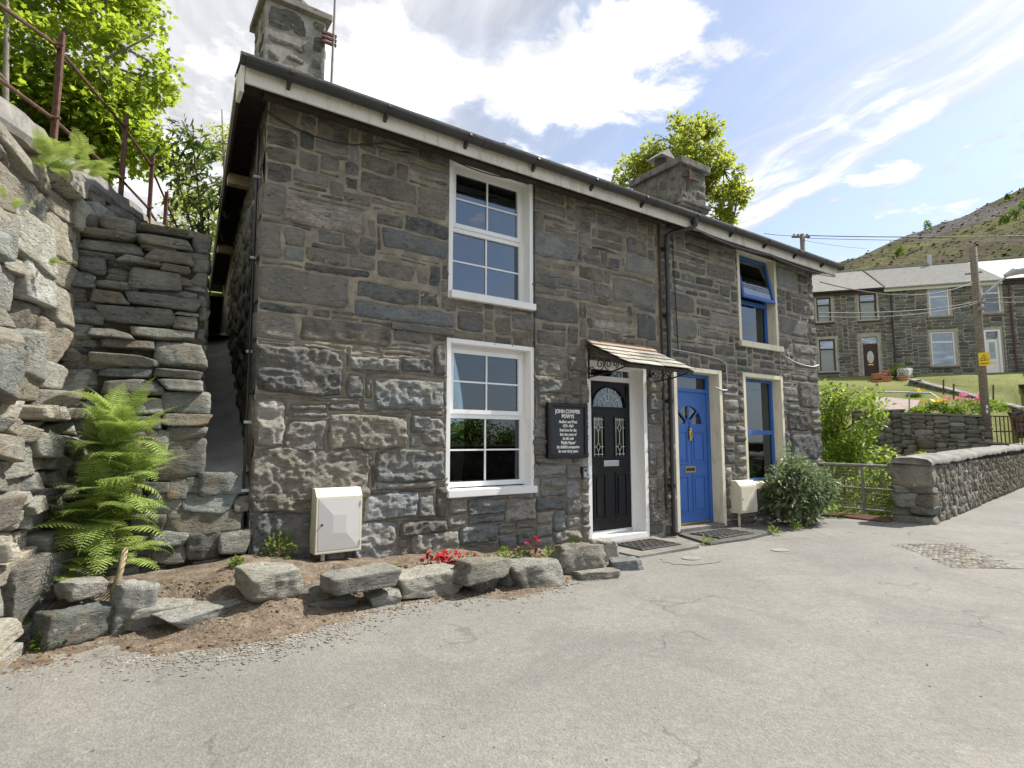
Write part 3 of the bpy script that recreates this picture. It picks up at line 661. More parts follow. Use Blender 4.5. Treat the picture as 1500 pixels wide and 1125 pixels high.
m = MB(); m.tube([(.3, .58, 5.68), (.3, .58, 5.80), (.3, .58, 5.9)], [.26, .24, .15], 14); m.build('flaunching', concrete, ch1, True)
chim_dark = mortar_mat('chim_dark', (.07, .068, .06), (.16, .153, .137), (.28, .268, .24), 6.)
ch2 = chimney(cot2, 7.28, 7.98, 1.0, 2.15, 5.1, 6.25, chim_stone, True, chim_dark)
for z, e_, h_ in ((6.25, .08, .13), (5.52, .07, .07), (5.46, .04, .06)):
    MB().box(7.28-e_, 7.98+e_, 1.0-e_, 2.15+e_, z, z+h_, .015).build('chimney_cap' if z > 6 else 'corbel', chim_dark, ch2)
m = MB(); m.tube([(7.62, 1.75, 6.42), (7.62, 1.75, 6.72)], .12, 14); pot = m.build('chimney_pot', plain('pot_dark', (.05, .045, .042), .7, .2), ch2, False)
m = MB(); m.prism([(7.42, 1.55, 6.74), (7.82, 1.55, 6.74), (7.62, 1.55, 6.90)], (0, .4, 0)); m.build('cowl', galv_old, pot)
MB().tube([(7.33, .96, 6.35), (7.38, .94, 6.12), (7.30, .9, 6.0), (7.34, .93, 5.7)], .008, 5).build('cable', black_plastic, ch2)
m = MB(); m.box(7.3, 7.75, .95, .975, 6.02, 6.05); m.box(7.4, 7.43, .9, .975, 5.95, 6.15); m.build('aerial_bracket', rust, ch2)
fl = MB().tube([(3.26, .9, 4.9), (3.26, .9, 5.28)], .06, 12).build('roof_vent', galv_old, cot1)
MB().tube([(3.26, .9, 5.28), (3.26, .9, 5.33)], .085, 12).build('vent_cap', galv_old, fl)
# aerial pole beside the near chimney
ae = thing('aerial_pole', 'thin grey aerial pole strapped to the near chimney', 'aerial', (.66, .34, 4.95))
MB().tube([(.665, .26, 4.92), (.68, .26, 6.3)], .016, 8).build('mast', galv_old, ae)
m = MB()
for k in range(3): m.box(.55, .70, .245, .275, 5.36+k*.05, 5.385+k*.05)
m.build('clamp', rust, ae)
# ------------------------------------------------------------------ windows
def panes(x0, x1, z0, z1, y, cols, rows, bar, wparent, gmat, fmat):
    w_ = (x1-x0)/cols; h_ = (z1-z0)/rows
    for i in range(cols):
        for j in range(rows):
            MB().box(x0+i*w_+.0015, x0+(i+1)*w_-.0015, y, y+.006, z0+j*h_+.0015, z0+(j+1)*h_-.0015).build('pane', gmat, wparent)
    for i in range(1, cols): MB().box(x0+i*w_-bar/2, x0+i*w_+bar/2, y-.014, y-.002, z0, z1).build('glazing_bar', fmat, wparent)
    for j in range(1, rows): MB().box(x0, x1, y-.012, y-.0025, z0+j*h_-bar/2, z0+j*h_+bar/2).build('glazing_bar', fmat, wparent)
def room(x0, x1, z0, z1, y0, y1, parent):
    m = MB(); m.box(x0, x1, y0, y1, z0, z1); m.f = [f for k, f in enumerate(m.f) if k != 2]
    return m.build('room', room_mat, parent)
def surround(o, mt, wparent, rim=.04, depth=.17, sill=True, proud=.012):
    x0, x1, z0, z1 = o
    e = .012
    rg_ = ring_boxes(x0-e, x1+e, -proud, depth, z0-e, z1+e, rim+e, rim+e, rim+e, rim+e, .006)
    return rg_.build('surround', mt, wparent)
def curtain(x0, x1, z0, z1, y, mt, label, amp=.025, cat='curtain'):
    nx = int((x1-x0)/.012)+2; zs = np.linspace(z0, z1, 10); xs = np.linspace(x0, x1, nx); X, Z = np.meshgrid(xs, zs); x = X.ravel(); z = Z.ravel()
    yy = y+amp*np.sin(x*70+1.2*np.sin(z*2.)+3*vnoise(np.stack([x*6, z*.7, x*0], 1), 3))
    v = np.stack([x, yy, z], 1); v2 = v.copy(); v2[:, 1] += .004; k = len(v); f = grid_faces(nx, 10)
    return tag(mesh_obj('curtain', np.concatenate([v, v2]), np.concatenate([f, f[:, ::-1]+k]), mt, None, True), label, cat)
def white_window(o, label, g):
    x0, x1, z0, z1 = o; a = .038; y = .125
    w_ = ring_boxes(x0+a, x1-a, y, y+.07, z0+a+.03, z1-a, .06, .06, .055, .055).build('window', upvc, cot1); w_['label'] = label
    surround(o, white_paint, w_)
    ix0, ix1, iz0, iz1 = x0+a+.06, x1-a-.06, z0+a+.085, z1-a-.055
    zt = iz0+(iz1-iz0)*.50
    MB().box(ix0, ix1, y-.002, y+.068, zt-.03, zt+.03, .004).build('transom', upvc, w_)
    ring_boxes(ix0-.012, ix1+.012, y-.022, y+.02, zt+.018, iz1+.012, .05, .05, .05, .05, .005).build('top_sash', upvc, w_)
    panes(ix0, ix1, iz0, zt-.03, y+.03, 2, 2, .018, w_, g, upvc)
    panes(ix0+.038, ix1-.038, zt+.068, iz1-.038, y+.008, 2, 2, .018, w_, g, upvc)
    MB().box(x0-.005, x1+.012, -.075, y+.01, z0-.025, z0+.055, .008).build('sill', white_paint, w_)
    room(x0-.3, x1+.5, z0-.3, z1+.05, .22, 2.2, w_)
    return w_
white_window(UW, 'upper white window reflecting blue sky', glass_up)
white_window(LW, 'lower white window with green curtain', glass)
curtain(2.52, 3.05, LW[2]-.1, LW[3]-.1, .36, curtain_green, 'grey green curtain at right side inside the lower white window')
curtain(2.0, 2.16, LW[2]-.1, LW[3]-.1, .36, curtain_green, 'narrow grey green curtain at left side inside the lower white window')
curtain(2.68, 3.05, UW[2]-.1, UW[3]-.1, .36, curtain_blue, 'pale blue curtain inside the upper white window')
MB().box(UW[0]-.12, UW[1]+.12, -.012, .1, 2.52, 2.58).build('lintel', stone_slab, cot1) if False else None
MB().box(1.28, 2.02, -.03, .05, 2.335, 2.40, .006).build('slate_lintel', stone_slab, wall1)
def blue_window(o, label, ajar):
    x0, x1, z0, z1 = o; a = .055; y = .15
    w_ = ring_boxes(x0+a, x1-a, y, y+.07, z0+a, z1-a, .055, .055, .05, .05).build('window', blue_paint, cot2); w_['label'] = label
    surround(o, cream_paint, w_, .055, .20)
    ix0, ix1, iz0, iz1 = x0+a+.055, x1-a-.055, z0+a+.05, z1-a-.05
    zt = iz0+(iz1-iz0)*(.47)
    MB().box(ix0, ix1, y-.002, y+.068, zt-.035, zt+.035, .004).build('transom', blue_paint, w_)
    panes(ix0, ix1, iz0, zt-.035, y+.03, 1, 1, .02, w_, glass, blue_paint)
    if ajar:
        sh = ring_boxes(ix0-.015, ix1+.015, -.02, .02, -(iz1-zt-.0), .015, .05, .05, .06, .05).build('top_sash', blue_paint, w_)
        pn_ = MB().box(ix0+.03, ix1-.03, 0, .006, -(iz1-zt)+.05, -.03).build('pane', glass_up, sh)
        sh.location = (0, y-.02, iz1); sh.rotation_euler = (R(-12), 0, 0)
    else:
        MB().box(ix0+.02, ix1-.02, y+.03, y+.036, zt+.035, iz1).build('pane', glass, w_)
        MB().box((ix0+ix1)/2-.12, (ix0+ix1)/2+.12, y-.012, y, iz1+.01, iz1+.035).build('vent_slot', black_plastic, w_)
    MB().box(x0-.05, x1+.06, -.07, y+.01, z0-.05, z0+.045, .008).build('sill', cream_paint, w_)
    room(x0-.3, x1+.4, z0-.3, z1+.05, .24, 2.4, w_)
blue_window(RU, 'upper blue window with its top sash tilted open', True)
blue_window(RL, 'lower blue window partly hidden by the shrub', False)
curtain(7.52, 7.75, RU[2], RU[3], .42, curtain_blue, 'pale curtain at left side inside the upper blue window')
curtain(7.55, 8.4, 1.75, RL[3], .36, net_white, 'short gathered white blind inside the lower blue window', .02, 'blind')
for k in range(4):
    b_ = MB().box(7.78+.02*k, 8.38-.03*k, .27, .6, RU[2]+.06+k*.09, RU[2]+.145+k*.09, .035).build('folded_blanket', [net_white, curtain_blue, blanket, net_white][k], None)
    tag(b_, ['lowest white folded blanket', 'blue folded blanket second from the bottom', 'orange folded blanket third from the bottom', 'topmost white folded blanket'][k]+' in the pile inside the upper blue window', 'blanket', 'blankets piled inside the upper blue window')
# ------------------------------------------------------------------ black door
x0, x1, z0, z1 = BD; y = .15
dr = thing('x', '', '', (0, 0, 0)) if False else None
door = MB()
LX0, LX1 = 4.145, 4.925
def door_leaf(lx0, lx1, lz0, lz1, y, holes_, mt, parent, name='door'):
    # board with rectangular through holes, built from strips
    xs = sorted({lx0, lx1, *[h[0] for h in holes_], *[h[1] for h in holes_]}); zs = sorted({lz0, lz1, *[h[2] for h in holes_], *[h[3] for h in holes_]})
    m = MB()
    for a, b in zip(xs, xs[1:]):
        for c, d in zip(zs, zs[1:]):
            if not any(h[0] <= (a+b)/2 <= h[1] and h[2] <= (c+d)/2 <= h[3] for h in holes_): m.box(a, b, y, y+.045, c, d)
    return m.build(name, mt, parent)
hs = [(4.235, 4.435, .97, 1.50), (4.635, 4.835, .97, 1.50)]
fan = (4.19, 4.88, 1.64, 1.935)
bdoor = door_leaf(LX0, LX1, .0, 1.985, y+.01, hs+[fan], black_gloss, cot1); bdoor['label'] = 'glossy black panelled front door with leaded glass'
def arch_infill(cx, cz, r, x0, x1, z1, y0, y1, mt, parent, name):
    k = 20; m = MB()
    pts = [(cx+r*math.cos(math.pi*i/k), cz+r*.86*math.sin(math.pi*i/k)) for i in range(k+1)]
    top = [(max(x0, min(x1, cx+(x1-x0)*.5*math.cos(math.pi*i/k)*1.42)), 0) for i in range(k+1)]
    for i in range(k):
        (a, b), (c, d) = pts[i], pts[i+1]; ta, tb = max(x0, min(x1, cx+(a-cx)*1.02+ (x1-cx-r)*(1 if i == 0 else 0))), c
        m.prism([(a, y0, b), (c, y0, d), (c if i < k-1 else x0, y0, z1), (a if i > 0 else x1, y0, z1)], (0, y1-y0, 0))
    m.box(x0, cx-r, y0, y1, cz, z1); m.box(cx+r, x1, y0, y1, cz, z1)
    return m.build(name, mt, parent)
arch_infill(4.535, 1.645, .31, fan[0], fan[1], fan[3], y+.01, y+.055, black_gloss, bdoor, 'arch_panel')
m = MB(); m.tube([(4.535+.318*math.cos(math.pi*i/20), y+.004, 1.645+.318*.86*math.sin(math.pi*i/20)) for i in range(21)], .012, 6); m.box(4.2, 4.87, y-.004, y+.012, 1.615, 1.64, .003); m.build('arch_bead', black_gloss, bdoor)
pn_ = MB().box(fan[0]+.01, fan[1]-.01, y+.03, y+.036, fan[2], fan[3]-.01).build('pane', glass_obs, bdoor)
lead = MB()
for a in (35, 62, 90, 118, 145): lead.tube([(4.535+.10*math.cos(R(a)), y+.024, 1.645+.10*math.sin(R(a))), (4.535+.30*math.cos(R(a)), y+.024, 1.645+.26*math.sin(R(a)))], .004, 5)
for rr in (.10, .2): lead.tube([(4.535+rr*math.cos(math.pi*i/14), y+.024, 1.645+rr*.86*math.sin(math.pi*i/14)) for i in range(15)], .004, 5)
lead.build('leading', letter_white, bdoor)
for h in hs:
    MB().box(h[0], h[1], y+.03, y+.036, h[2], h[3]).build('pane', glass_obs, bdoor)
    ring_boxes(h[0]-.02, h[1]+.02, y, y+.014, h[2]-.02, h[3]+.02, .022, .022, .022, .022, .003).build('bead', black_gloss, bdoor)
    cx = (h[0]+h[1])/2; l = MB(); yy = y+.023; tb = lambda *p: l.tube([(a, yy, b) for a, b in p], .0035, 5)
    for zc in (h[2]+.13, h[3]-.14): tb((cx, zc-.06), (cx+.035, zc), (cx, zc+.06), (cx-.035, zc), (cx, zc-.06)); tb((h[0], zc), (cx-.035, zc)); tb((cx+.035, zc), (h[1], zc))
    tb((cx, h[2]), (cx, h[2]+.07)); tb((cx, h[2]+.19), (cx, h[3]-.20)); tb((cx, h[3]-.08), (cx, h[3])); tb((h[0]+.03, h[2]), (h[0]+.03, h[3])); tb((h[1]-.03, h[2]), (h[1]-.03, h[3])); tb((h[0], h[2]+.03), (h[1], h[2]+.03)); tb((h[0], h[3]-.03), (h[1], h[3]-.03))
    l.build('leading', letter_white, bdoor)
for xa, xb in ((4.225, 4.445), (4.625, 4.845)):
    ring_boxes(xa, xb, y-.002, y+.014, .14, .75, .022, .022, .022, .022, .004).build('bead', black_gloss, bdoor)
    MB().box(xa+.05, xb-.05, y-.004, y+.014, .19, .70, .008).build('raised_panel', black_gloss, bdoor)
m = MB().box(4.40, 4.68, y-.012, y+.01, .84, .915, .005).build('letter_plate', silver, bdoor)
MB().box(4.425, 4.655, y-.016, y-.010, .862, .893, .003).build('flap', galv, m)
MB().box(LX0, LX1, y-.01, y+.06, -.05, -.001, .004).build('threshold', silver, bdoor)
dfr = ring_boxes(x0+.04, x1-.04, y, y+.08, -.06, z1-.02, .062, .11, .0, .05, .005, False).build('door_frame', upvc, cot1)
MB().box(x0+.10, x1-.15, y, y+.08, 1.99, 2.06, .005).build('transom', upvc, dfr)
MB().box(x0+.10, x1-.15, y+.03, y+.036, 2.06, 2.152).build('pane', glass, dfr)
e = .012
ring_boxes(x0-e, x1+e, -.015, y+.02, -.19, z1+e, .05+e, .055+e, 0, .045+e, .006, False).build('surround', white_paint, cot1)
MB().box(x0+.03, x1-.03, -.02, y+.02, -.17, -.052, .008).build('door_sill', white_paint, cot1)
room(3.8, 5.3, -.2, 2.25, .26, 2., dfr)
# ------------------------------------------------------------------ blue door
x0, x1, z0, z1 = BLD; y = .16
bfr = ring_boxes(x0+.06, x1-.06, y, y+.09, -.10, z1-.05, .07, .07, 0, .06, .005, False).build('door_frame', blue_paint, cot2)
bx0, bx1 = x0+.13, x1-.13
MB().box(bx0, bx1, y-.005, y+.085, 1.93, 1.985, .005).build('transom', blue_paint, bfr)
MB().box(bx0, bx1, y+.03, y+.036, 1.985, 2.16).build('pane', glass, bfr)
ring_boxes(x0-e, x1+e, -.03, y+.02, -.12, z1+e, .06+e, .06+e, 0, .055+e, .008, False).build('surround', cream_paint, cot2)
fh = (bx0+.11, bx1-.11, 1.44, 1.78)
bl = door_leaf(bx0, bx1, -.075, 1.93, y+.02, [fh], blue_paint, cot2); bl['label'] = 'bright blue panelled front door with sunburst fanlight'
cx = (bx0+bx1)/2; rr = (fh[1]-fh[0])/2
arch_infill(cx, fh[2], rr-.005, fh[0], fh[1], fh[3], y+.02, y+.06, blue_paint, bl, 'arch_panel')
MB().box(fh[0], fh[1], y+.045, y+.05, fh[2], fh[3]).build('pane', glass, bl)
m = MB()
for a in (45, 90, 135): m.tube([(cx+.05*math.cos(R(a)), y+.025, fh[2]+.05*math.sin(R(a))), (cx+rr*math.cos(R(a)), y+.025, fh[2]+rr*.86*math.sin(R(a)))], .014, 6)
m.tube([(cx, y+.018, fh[2]-.02), (cx, y+.05, fh[2]-.02)], .085, 20)
m.build('sunburst', blue_paint, bl)
for (za, zb) in ((.08, .66), (.83, 1.34)):
    for (xa, xb) in ((bx0+.08, cx-.045), (cx+.045, bx1-.08)):
        ring_boxes(xa, xb, y+.006, y+.03, za, zb, .024, .024, .024, .024, .004).build('bead', blue_paint, bl)
        MB().box(xa+.06, xb-.06, y+.008, y+.03, za+.06, zb-.06, .009).build('raised_panel', blue_paint, bl)
lp = ring_boxes(cx-.12, cx+.12, y+.008, y+.022, .70, .79, .018, .018, .018, .018, .003).build('letter_plate', brass, bl)
MB().box(cx-.10, cx+.10, y+.014, y+.024, .717, .773).build('flap', black_plastic, lp)
m = MB(); m.tube([(cx, y+.0, 1.38), (cx, y+.0, 1.30), (cx, y-.01, 1.18)], [.012, .02, .012], 8)
m.tube([(cx+.035*math.cos(2*math.pi*i/12), y-.018, 1.27+.05*math.sin(2*math.pi*i/12)) for i in range(13)], .008, 6); m.tube([(cx, y+.02, 1.35), (cx, y-.02, 1.35)], .022, 8); m.tube([(cx, y+.02, 1.20), (cx, y-.005, 1.20)], .018, 8)
m.build('knocker', brass, bl)
MB().box(bx0, bx1, y+.01, y+.022, -.07, -.045).build('weather_bar', brass, bl)
MB().box(x0+.05, x1-.05, -.04, y+.04, -.145, -.078, .006).build('door_sill', concrete, cot2)
room(5.5, 7.0, -.2, 2.3, .27, 2., bfr)
def text(s, size, P, mt, parent, name='lettering', sx=1., shear=0., depth=.002, align='CENTER', bold=0.):
    cu = bpy.data.curves.new('t', 'FONT'); cu.body = s; cu.size = size; cu.align_x = align; cu.align_y = 'CENTER'; cu.extrude = depth; cu.shear = shear; cu.offset = bold; cu.resolution_u = 3
    o = bpy.data.objects.new('t', cu); col.objects.link(o)
    dg = bpy.context.evaluated_depsgraph_get(); me = bpy.data.meshes.new_from_object(o.evaluated_get(dg)); bpy.data.objects.remove(o); bpy.data.curves.remove(cu)
    me.transform(Matrix.Translation(P) @ Matrix.Rotation(math.pi/2, 4, 'X') @ Matrix.Diagonal((sx, 1, 1, 1)))
    me.materials.clear(); me.materials.append(mt); me.name = name
    return link(bpy.data.objects.new(name, me), parent)
text('2', .13, (cx, y+.016, fh[2]-.02), black_ink, bl, 'number')
# ------------------------------------------------------------------ canopy over the black door
cnp = thing('door_canopy', 'slate roofed porch canopy on scrolled iron brackets above the black door', 'canopy', (4.6, -.02, 2.0))
cB, cF = np.array([0, -.03, 2.46]), np.array([0, -.76, 2.11]); cx0, cx1 = 3.97, 5.20
cs = cF-cB; cl = np.linalg.norm(cs); cs = cs/cl; cn = np.cross((1, 0, 0), cs); cn = cn if cn[2] > 0 else -cn
def slab(mb, x0, x1, a, b, lift0, lift1, th):
    p = [np.array([x, 0, 0])+cB+cs*t_+cn*l for x, t_, l in ((x0, a, lift0), (x1, a, lift0), (x1, b, lift1), (x0, b, lift1))]
    return mb.prism(p, -cn*th)
slab(MB(), cx0+.02, cx1-.02, .0, cl-.03, -.02, -.02, .02).build('deck', timber_dark, cnp)
rows = 4; rl = (cl-.10)/rows
for j in range(rows):
    k = 5; wd = (cx1-cx0)/k; off = .5*(j % 2)
    for i in range(-1, k+1):
        a = max(cx0, cx0+(i+off)*wd+.004); b = min(cx1, cx0+(i+1+off)*wd-.004)
        if b-a > .04: slab(MB(), a, b, .08+j*rl, .08+(j+1)*rl+.03, .0, .014+rng.uniform(-.003, .003), .008).build('slate', canopy_slate, cnp)
slab(MB(), cx0-.01, cx1+.01, -.03, .10, .035, .022, .02).build('ridge_tile', ridge_tile, cnp)
slab(MB(), cx0, cx0+.03, 0, cl-.01, -.022, -.022, .045).build('side_rail', timber_dark, cnp)
slab(MB(), cx1-.03, cx1, 0, cl-.01, -.022, -.022, .045).build('side_rail', timber_dark, cnp)
MB().box(cx0+.03, cx1-.03, cF[1]+.02, cF[1]+.05, 2.06, 2.10).build('front_rail', timber_dark, cnp)
def scroll(cy, cz, r, turns, start, sgn=1):
    n_ = 26; return [(cy+sgn*r*(1-.75*i/n_)*math.cos(start+turns*2*math.pi*i/n_), cz+r*(1-.75*i/n_)*math.sin(start+turns*2*math.pi*i/n_)) for i in range(n_+1)]
for x in (cx0+.03, cx1-.03):
    br = MB(); br.box(x-.012, x+.012, -.03, .0, 1.98, 2.44); br.tube([(x, -.02, 2.0), (x, -.4, 2.025), (x, -.73, 2.085)], .010, 6)
    b_ = br.build('bracket', dark_iron, cnp)
    sc = MB()
    for (cy, cz, r, tn, st, sg) in ((-.085, 2.085, .062, 1.3, -1.6, 1), (-.10, 2.28, .06, 1.2, 1.4, -1), (-.235, 2.15, .075, 1.4, -1.6, -1), (-.25, 2.29, .03, 1.0, 1.4, 1), (-.38, 2.135, .07, 1.4, -1.6, 1), (-.51, 2.125, .055, 1.3, -1.5, -1), (-.615, 2.115, .032, 1.2, 0, 1)):
        sc.tube([(x, a, c) for a, c in scroll(cy, cz, r, tn, st, sg)], .007, 6)
    sc.build('scroll', dark_iron, b_)
# ------------------------------------------------------------------ fixtures on the walls
pq = thing('wall_plaque', 'black framed slate memorial plaque with white lettering beside the black door', 'plaque', (3.58, 0, 1.3))
PX0, PX1, PZ0, PZ1 = 3.27, 3.91, .97, 1.645
ring_boxes(PX0, PX1, -.095, -.035, PZ0, PZ1, .055, .055, .05, .05, .012).build('frame', plaque_frame, pq)
brd = MB().box(PX0+.04, PX1-.04, -.078, -.04, PZ0+.04, PZ1-.04).build('board', slate_plaque, pq)
lines = [('JOHN COWPER', .066, .86, 0), ('POWYS', .066, .88, 0), ('Author and Poet', .054, .80, .18), ('1872–1963', .046, .85, .1), ('lived here for the', .052, .74, .22), ('last nine years of', .052, .74, .22), ('his life with', .052, .74, .22), ("'Phyllis Playter'", .052, .78, .22), ('his faithful companion', .052, .80, .22), ('for over forty years', .052, .76, .22)]
zz_ = PZ1-.105
for i, (s, sz, sx_, sh) in enumerate(lines):
    text(s, sz, ((PX0+PX1)/2, -.080, zz_), letter_white, brd, sx=sx_, shear=sh, bold=.0018 if i < 2 else .0012)
    zz_ -= (.060 if i == 0 else .066 if i == 1 else .0515)
m = MB()
for x in (PX0+.12, PX1-.12): m.tube([(x, -.070, PZ1-.155), (x, -.084, PZ1-.155)], .009, 8)
m.build('screw', rust, brd)
ks = thing('key_safe', 'small grey and black key safe on the wall beside the black door', 'key safe', (3.885, 0, .78))
MB().box(3.845, 3.925, -.05, .0, .715, .855, .012).build('case', black_plastic, ks)
MB().box(3.862, 3.918, -.058, -.045, .722, .835, .008).build('cover', galv, ks)
MB().box(3.87, 3.91, -.062, -.055, .795, .825, .003).build('dial', black_plastic, ks)
def meter_box(x0, x1, z0, z1, d, mt, mtd, label, facets):
    t_ = thing('meter_box', label, 'meter box', ((x0+x1)/2, -d/2, z0), 'gas meter boxes on the cottage fronts')
    m = MB(); m.prism([(x0, 0, z0), (x0, -d, z0), (x0, -d, z1-.07), (x0, -d+.06, z1), (x0, 0, z1)], (x1-x0, 0, 0)); bo = m.build('casing', mt, t_)
    a = .022; f0, f1, g0, g1 = x0+a, x1-a, z0+a+.01, z1-.09
    dd = MB()
    if facets:
        cx_, cz_ = (f0+f1)/2, (g0+g1)/2; w_, h_ = (f1-f0)*.16, (g1-g0)*.18; yo, yi = -d-.006, -d-.018
        o_ = [(f0, yo, g0), (f1, yo, g0), (f1, yo, g1), (f0, yo, g1)]; i_ = [(cx_-w_, yi, cz_-h_), (cx_+w_, yi, cz_-h_), (cx_+w_, yi, cz_+h_), (cx_-w_, yi, cz_+h_)]
        dd.add(o_+i_+[(p[0], -d+.002, p[2]) for p in o_], [(0, 1, 5, 4), (1, 2, 6, 5), (2, 3, 7, 6), (3, 0, 4, 7), (4, 5, 6, 7), (0, 8, 9, 1), (1, 9, 10, 2), (2, 10, 11, 3), (3, 11, 8, 0)])
    else:
        dd.box(f0, f1, -d-.012, -d+.002, g0, g1, .004); dd.tube([(f0+.02, -d-.014, g0+.02), (f1-.02, -d-.014, g1-.02)], .006, 5)
    dm = dd.build('door', mtd, t_)
    ring_boxes(x0+.002, x1-.002, -d-.004, -d+.002, z0+.008, z1-.072, .018, .018, .018, .018, .002).build('rim', mt, t_)
    MB().tube([(f0+.03, -d-.005, (g0+g1)/2), (f0+.03, -d-.018, (g0+g1)/2)], .010, 10).build('lock', black_plastic, dm)
    for zc in (g0+.05, g1-.05): MB().box(f1+.002, f1+.014, -d-.012, -d-.003, zc-.02, zc+.02).build('hinge', mtd, dm)
    MB().tube([(x0+.10, -d*.5, z0+.01), (x0+.10, -d*.5, z0-.30)], .020, 10).build('pipe', mt, t_)
    return t_
meter_box(.52, .945, .165, .745, .20, box_cream, box_grey, 'clean white meter box on the wall of the near cottage', True)
meter_box(6.92, 7.36, .07, .56, .20, box_old, box_old, 'weathered cream meter box between the blue door and the shrub', False)
# cables
def cable(name, pts, r, mt, label, cat='cable'):
    P_ = [Vector(p) for p in pts]; out_ = []
    for i in range(len(P_)-1):
        for k in range(8): out_.append(P_[i].lerp(P_[i+1], k/8))
    out_.append(P_[-1])
    return tag(MB().tube(out_, r, 6).build(name, mt, None, True), label, cat)
def sag(a, b, s, n_=14): a = Vector(a); b = Vector(b); return [a.lerp(b, i/n_)-Vector((0, 0, s*4*(i/n_)*(1-i/n_))) for i in range(n_+1)]
cable('cable', sag((-.03, -.03, 4.26), (1.15, -.04, 4.30), .14)+sag((1.15, -.04, 4.30), (1.75, -.16, 4.30), .02)[1:]+sag((1.75, -.16, 4.30), (2.9, -.18, 4.31), .07)[1:], .007, black_plastic, 'black cable sagging below the gutter of the near cottage')
cable('cable', [(3.125, -.025, 4.35), (3.125, -.02, 2.5), (3.125, -.02, .95), (3.2, -.02, .88)], .006, black_plastic, 'thin black cable running down beside the white windows')
gx_ = lambda y: y*GD[0]/GD[1]
cd_ = thing('conduit', 'dark conduit pipe clipped to the gable end near the corner', 'pipe', (-.02, .12, 0))
MB().tube([(-.045+gx_(.22), .22, 4.2), (-.045+gx_(.2), .20, 2.6), (-.04, .10, 1.5), (-.05, .03, 1.2), (-.05, .02, .2)], .012, 8).build('pipe', black_plastic, cd_)
for z, y in ((3.7, .21), (2.9, .2), (2.0, .15), (1.35, .06), (.75, .02)): MB().box(-.075+gx_(y), -.01+gx_(y), y-.012, y+.012, z-.012, z+.012).build('clip', galv, cd_)
cable('cable', [(5.6, -.03, 2.52), (6.2, -.03, 2.50), (6.75, -.03, 2.46), (6.93, -.03, 2.40), (6.95, -.03, 1.98), (6.80, -.04, 1.97), (6.62, -.04, 2.01)], .010, galv, 'pale cable looping over the blue door surround')
cable('cable', sag((8.5, -.03, 2.72), (9.6, -.05, 2.55), .06)+[Vector((9.82, -.03, 2.6))], .009, galv, 'pale cable from the upper blue window sill to the far corner')
cable('cable', [(8.52, -.02, 2.7), (8.55, -.02, 2.32)], .006, galv, 'short pale cable hanging between the two blue windows')
cable('cable', [(5.72, -.02, 4.3), (5.75, -.03, 3.4), (5.79, -.02, 2.6), (5.78, -.03, 2.45)], .007, black_plastic, 'black cable hanging beside the downpipe on the far cottage')
for k in range(3):
    cable('cable', sag((5.75, -.35-.02*k, 4.30-.02*k), (7.8, -.345, 4.28-.015*k), .04+.015*k)+sag((7.8, -.345, 4.28-.015*k), (9.95, -.34-.01*k, 4.28-.02*k), .03+.02*k)[1:], .006, [black_plastic, galv_old, black_plastic][k], ['upper', 'middle', 'lower'][k]+' of the cables slung along the fascia of the far cottage')
# ------------------------------------------------------------------ steps, mats, covers
def slabthing(name, label, cat, poly, z0, th, mt, group=None):
    m = MB(); m.prism([(a, b, z0) for a, b in poly], (0, 0, th)); return tag(m.build(name, mt), label, cat, group)
slabthing('door_step', 'concrete door slab in front of the black door', 'step', [(3.93, -.03), (3.96, -.86), (5.06, -.84), (5.12, -.03)], -.2, .078, concrete)
slabthing('door_step', 'grey slate slab in front of the blue door', 'step', [(5.64, -.05), (5.33, -.80), (6.10, -.84), (6.85, -.74), (6.98, -.05)], -.21, .082, stone_slab)
def doormat(cx_, cy_, w_, d_, z, label):
    t_ = thing('doormat', label, 'doormat', (cx_, cy_, z), 'scrolled rubber doormats')
    m = MB(); m.box(cx_-w_/2, cx_+w_/2, cy_-d_/2, cy_+d_/2, z, z+.008, .003); m.build('backing', mat_rubber, t_)
    m = MB()
    for i in range(7):
        for j in range(4):
            px, py = cx_-w_/2+.06+i*(w_-.12)/6, cy_-d_/2+.05+j*(d_-.10)/3
            m.tube([(px+.034*(1-k/16)*math.cos(k*.62+i), py+.034*(1-k/16)*math.sin(k*.62+i), z+.012) for k in range(17)], .005, 5)
    m.tube([(cx_-w_/2+.02, cy_-d_/2+.02, z+.010), (cx_+w_/2-.02, cy_-d_/2+.02, z+.010), (cx_+w_/2-.02, cy_+d_/2-.02, z+.010), (cx_-w_/2+.02, cy_+d_/2-.02, z+.010), (cx_-w_/2+.02, cy_-d_/2+.02, z+.010)], .007, 5)
    m.build('scrollwork', plain('mat_scroll', (.10, .095, .09), .7, .3, 20.), t_)
doormat(4.58, -.42, .72, .50, -.121, 'scrolled rubber doormat in front of the black door')
doormat(6.12, -.42, .80, .50, -.127, 'scrolled rubber doormat in front of the blue door')
def cover(P, a, b, label):
    z = float(rz_(P[0]))+.003; t_ = thing('inspection_cover', label, 'cover', (P[0], P[1], z))
    m = MB(); m.prism([(P[0]+a*math.cos(2*math.pi*i/24)*(1+.06*math.sin(3*i)), P[1]+b*math.sin(2*math.pi*i/24)*(1+.05*math.cos(5*i)), z-.02) for i in range(24)], (0, 0, .023)); m.build('collar', asphalt, t_)
    m = MB(); m.prism([(P[0]+.12*math.cos(2*math.pi*i/20), P[1]+.10*math.sin(2*math.pi*i/20), z) for i in range(20)], (0, 0, .012)); m.build('lid', galv_old, t_)
cover((4.43, -1.22), .40, .28, 'small oval water cover in the road before the black door')
cover((5.75, -1.5), .22, .2, 'small round cover in the tarmac patch by the blue door')
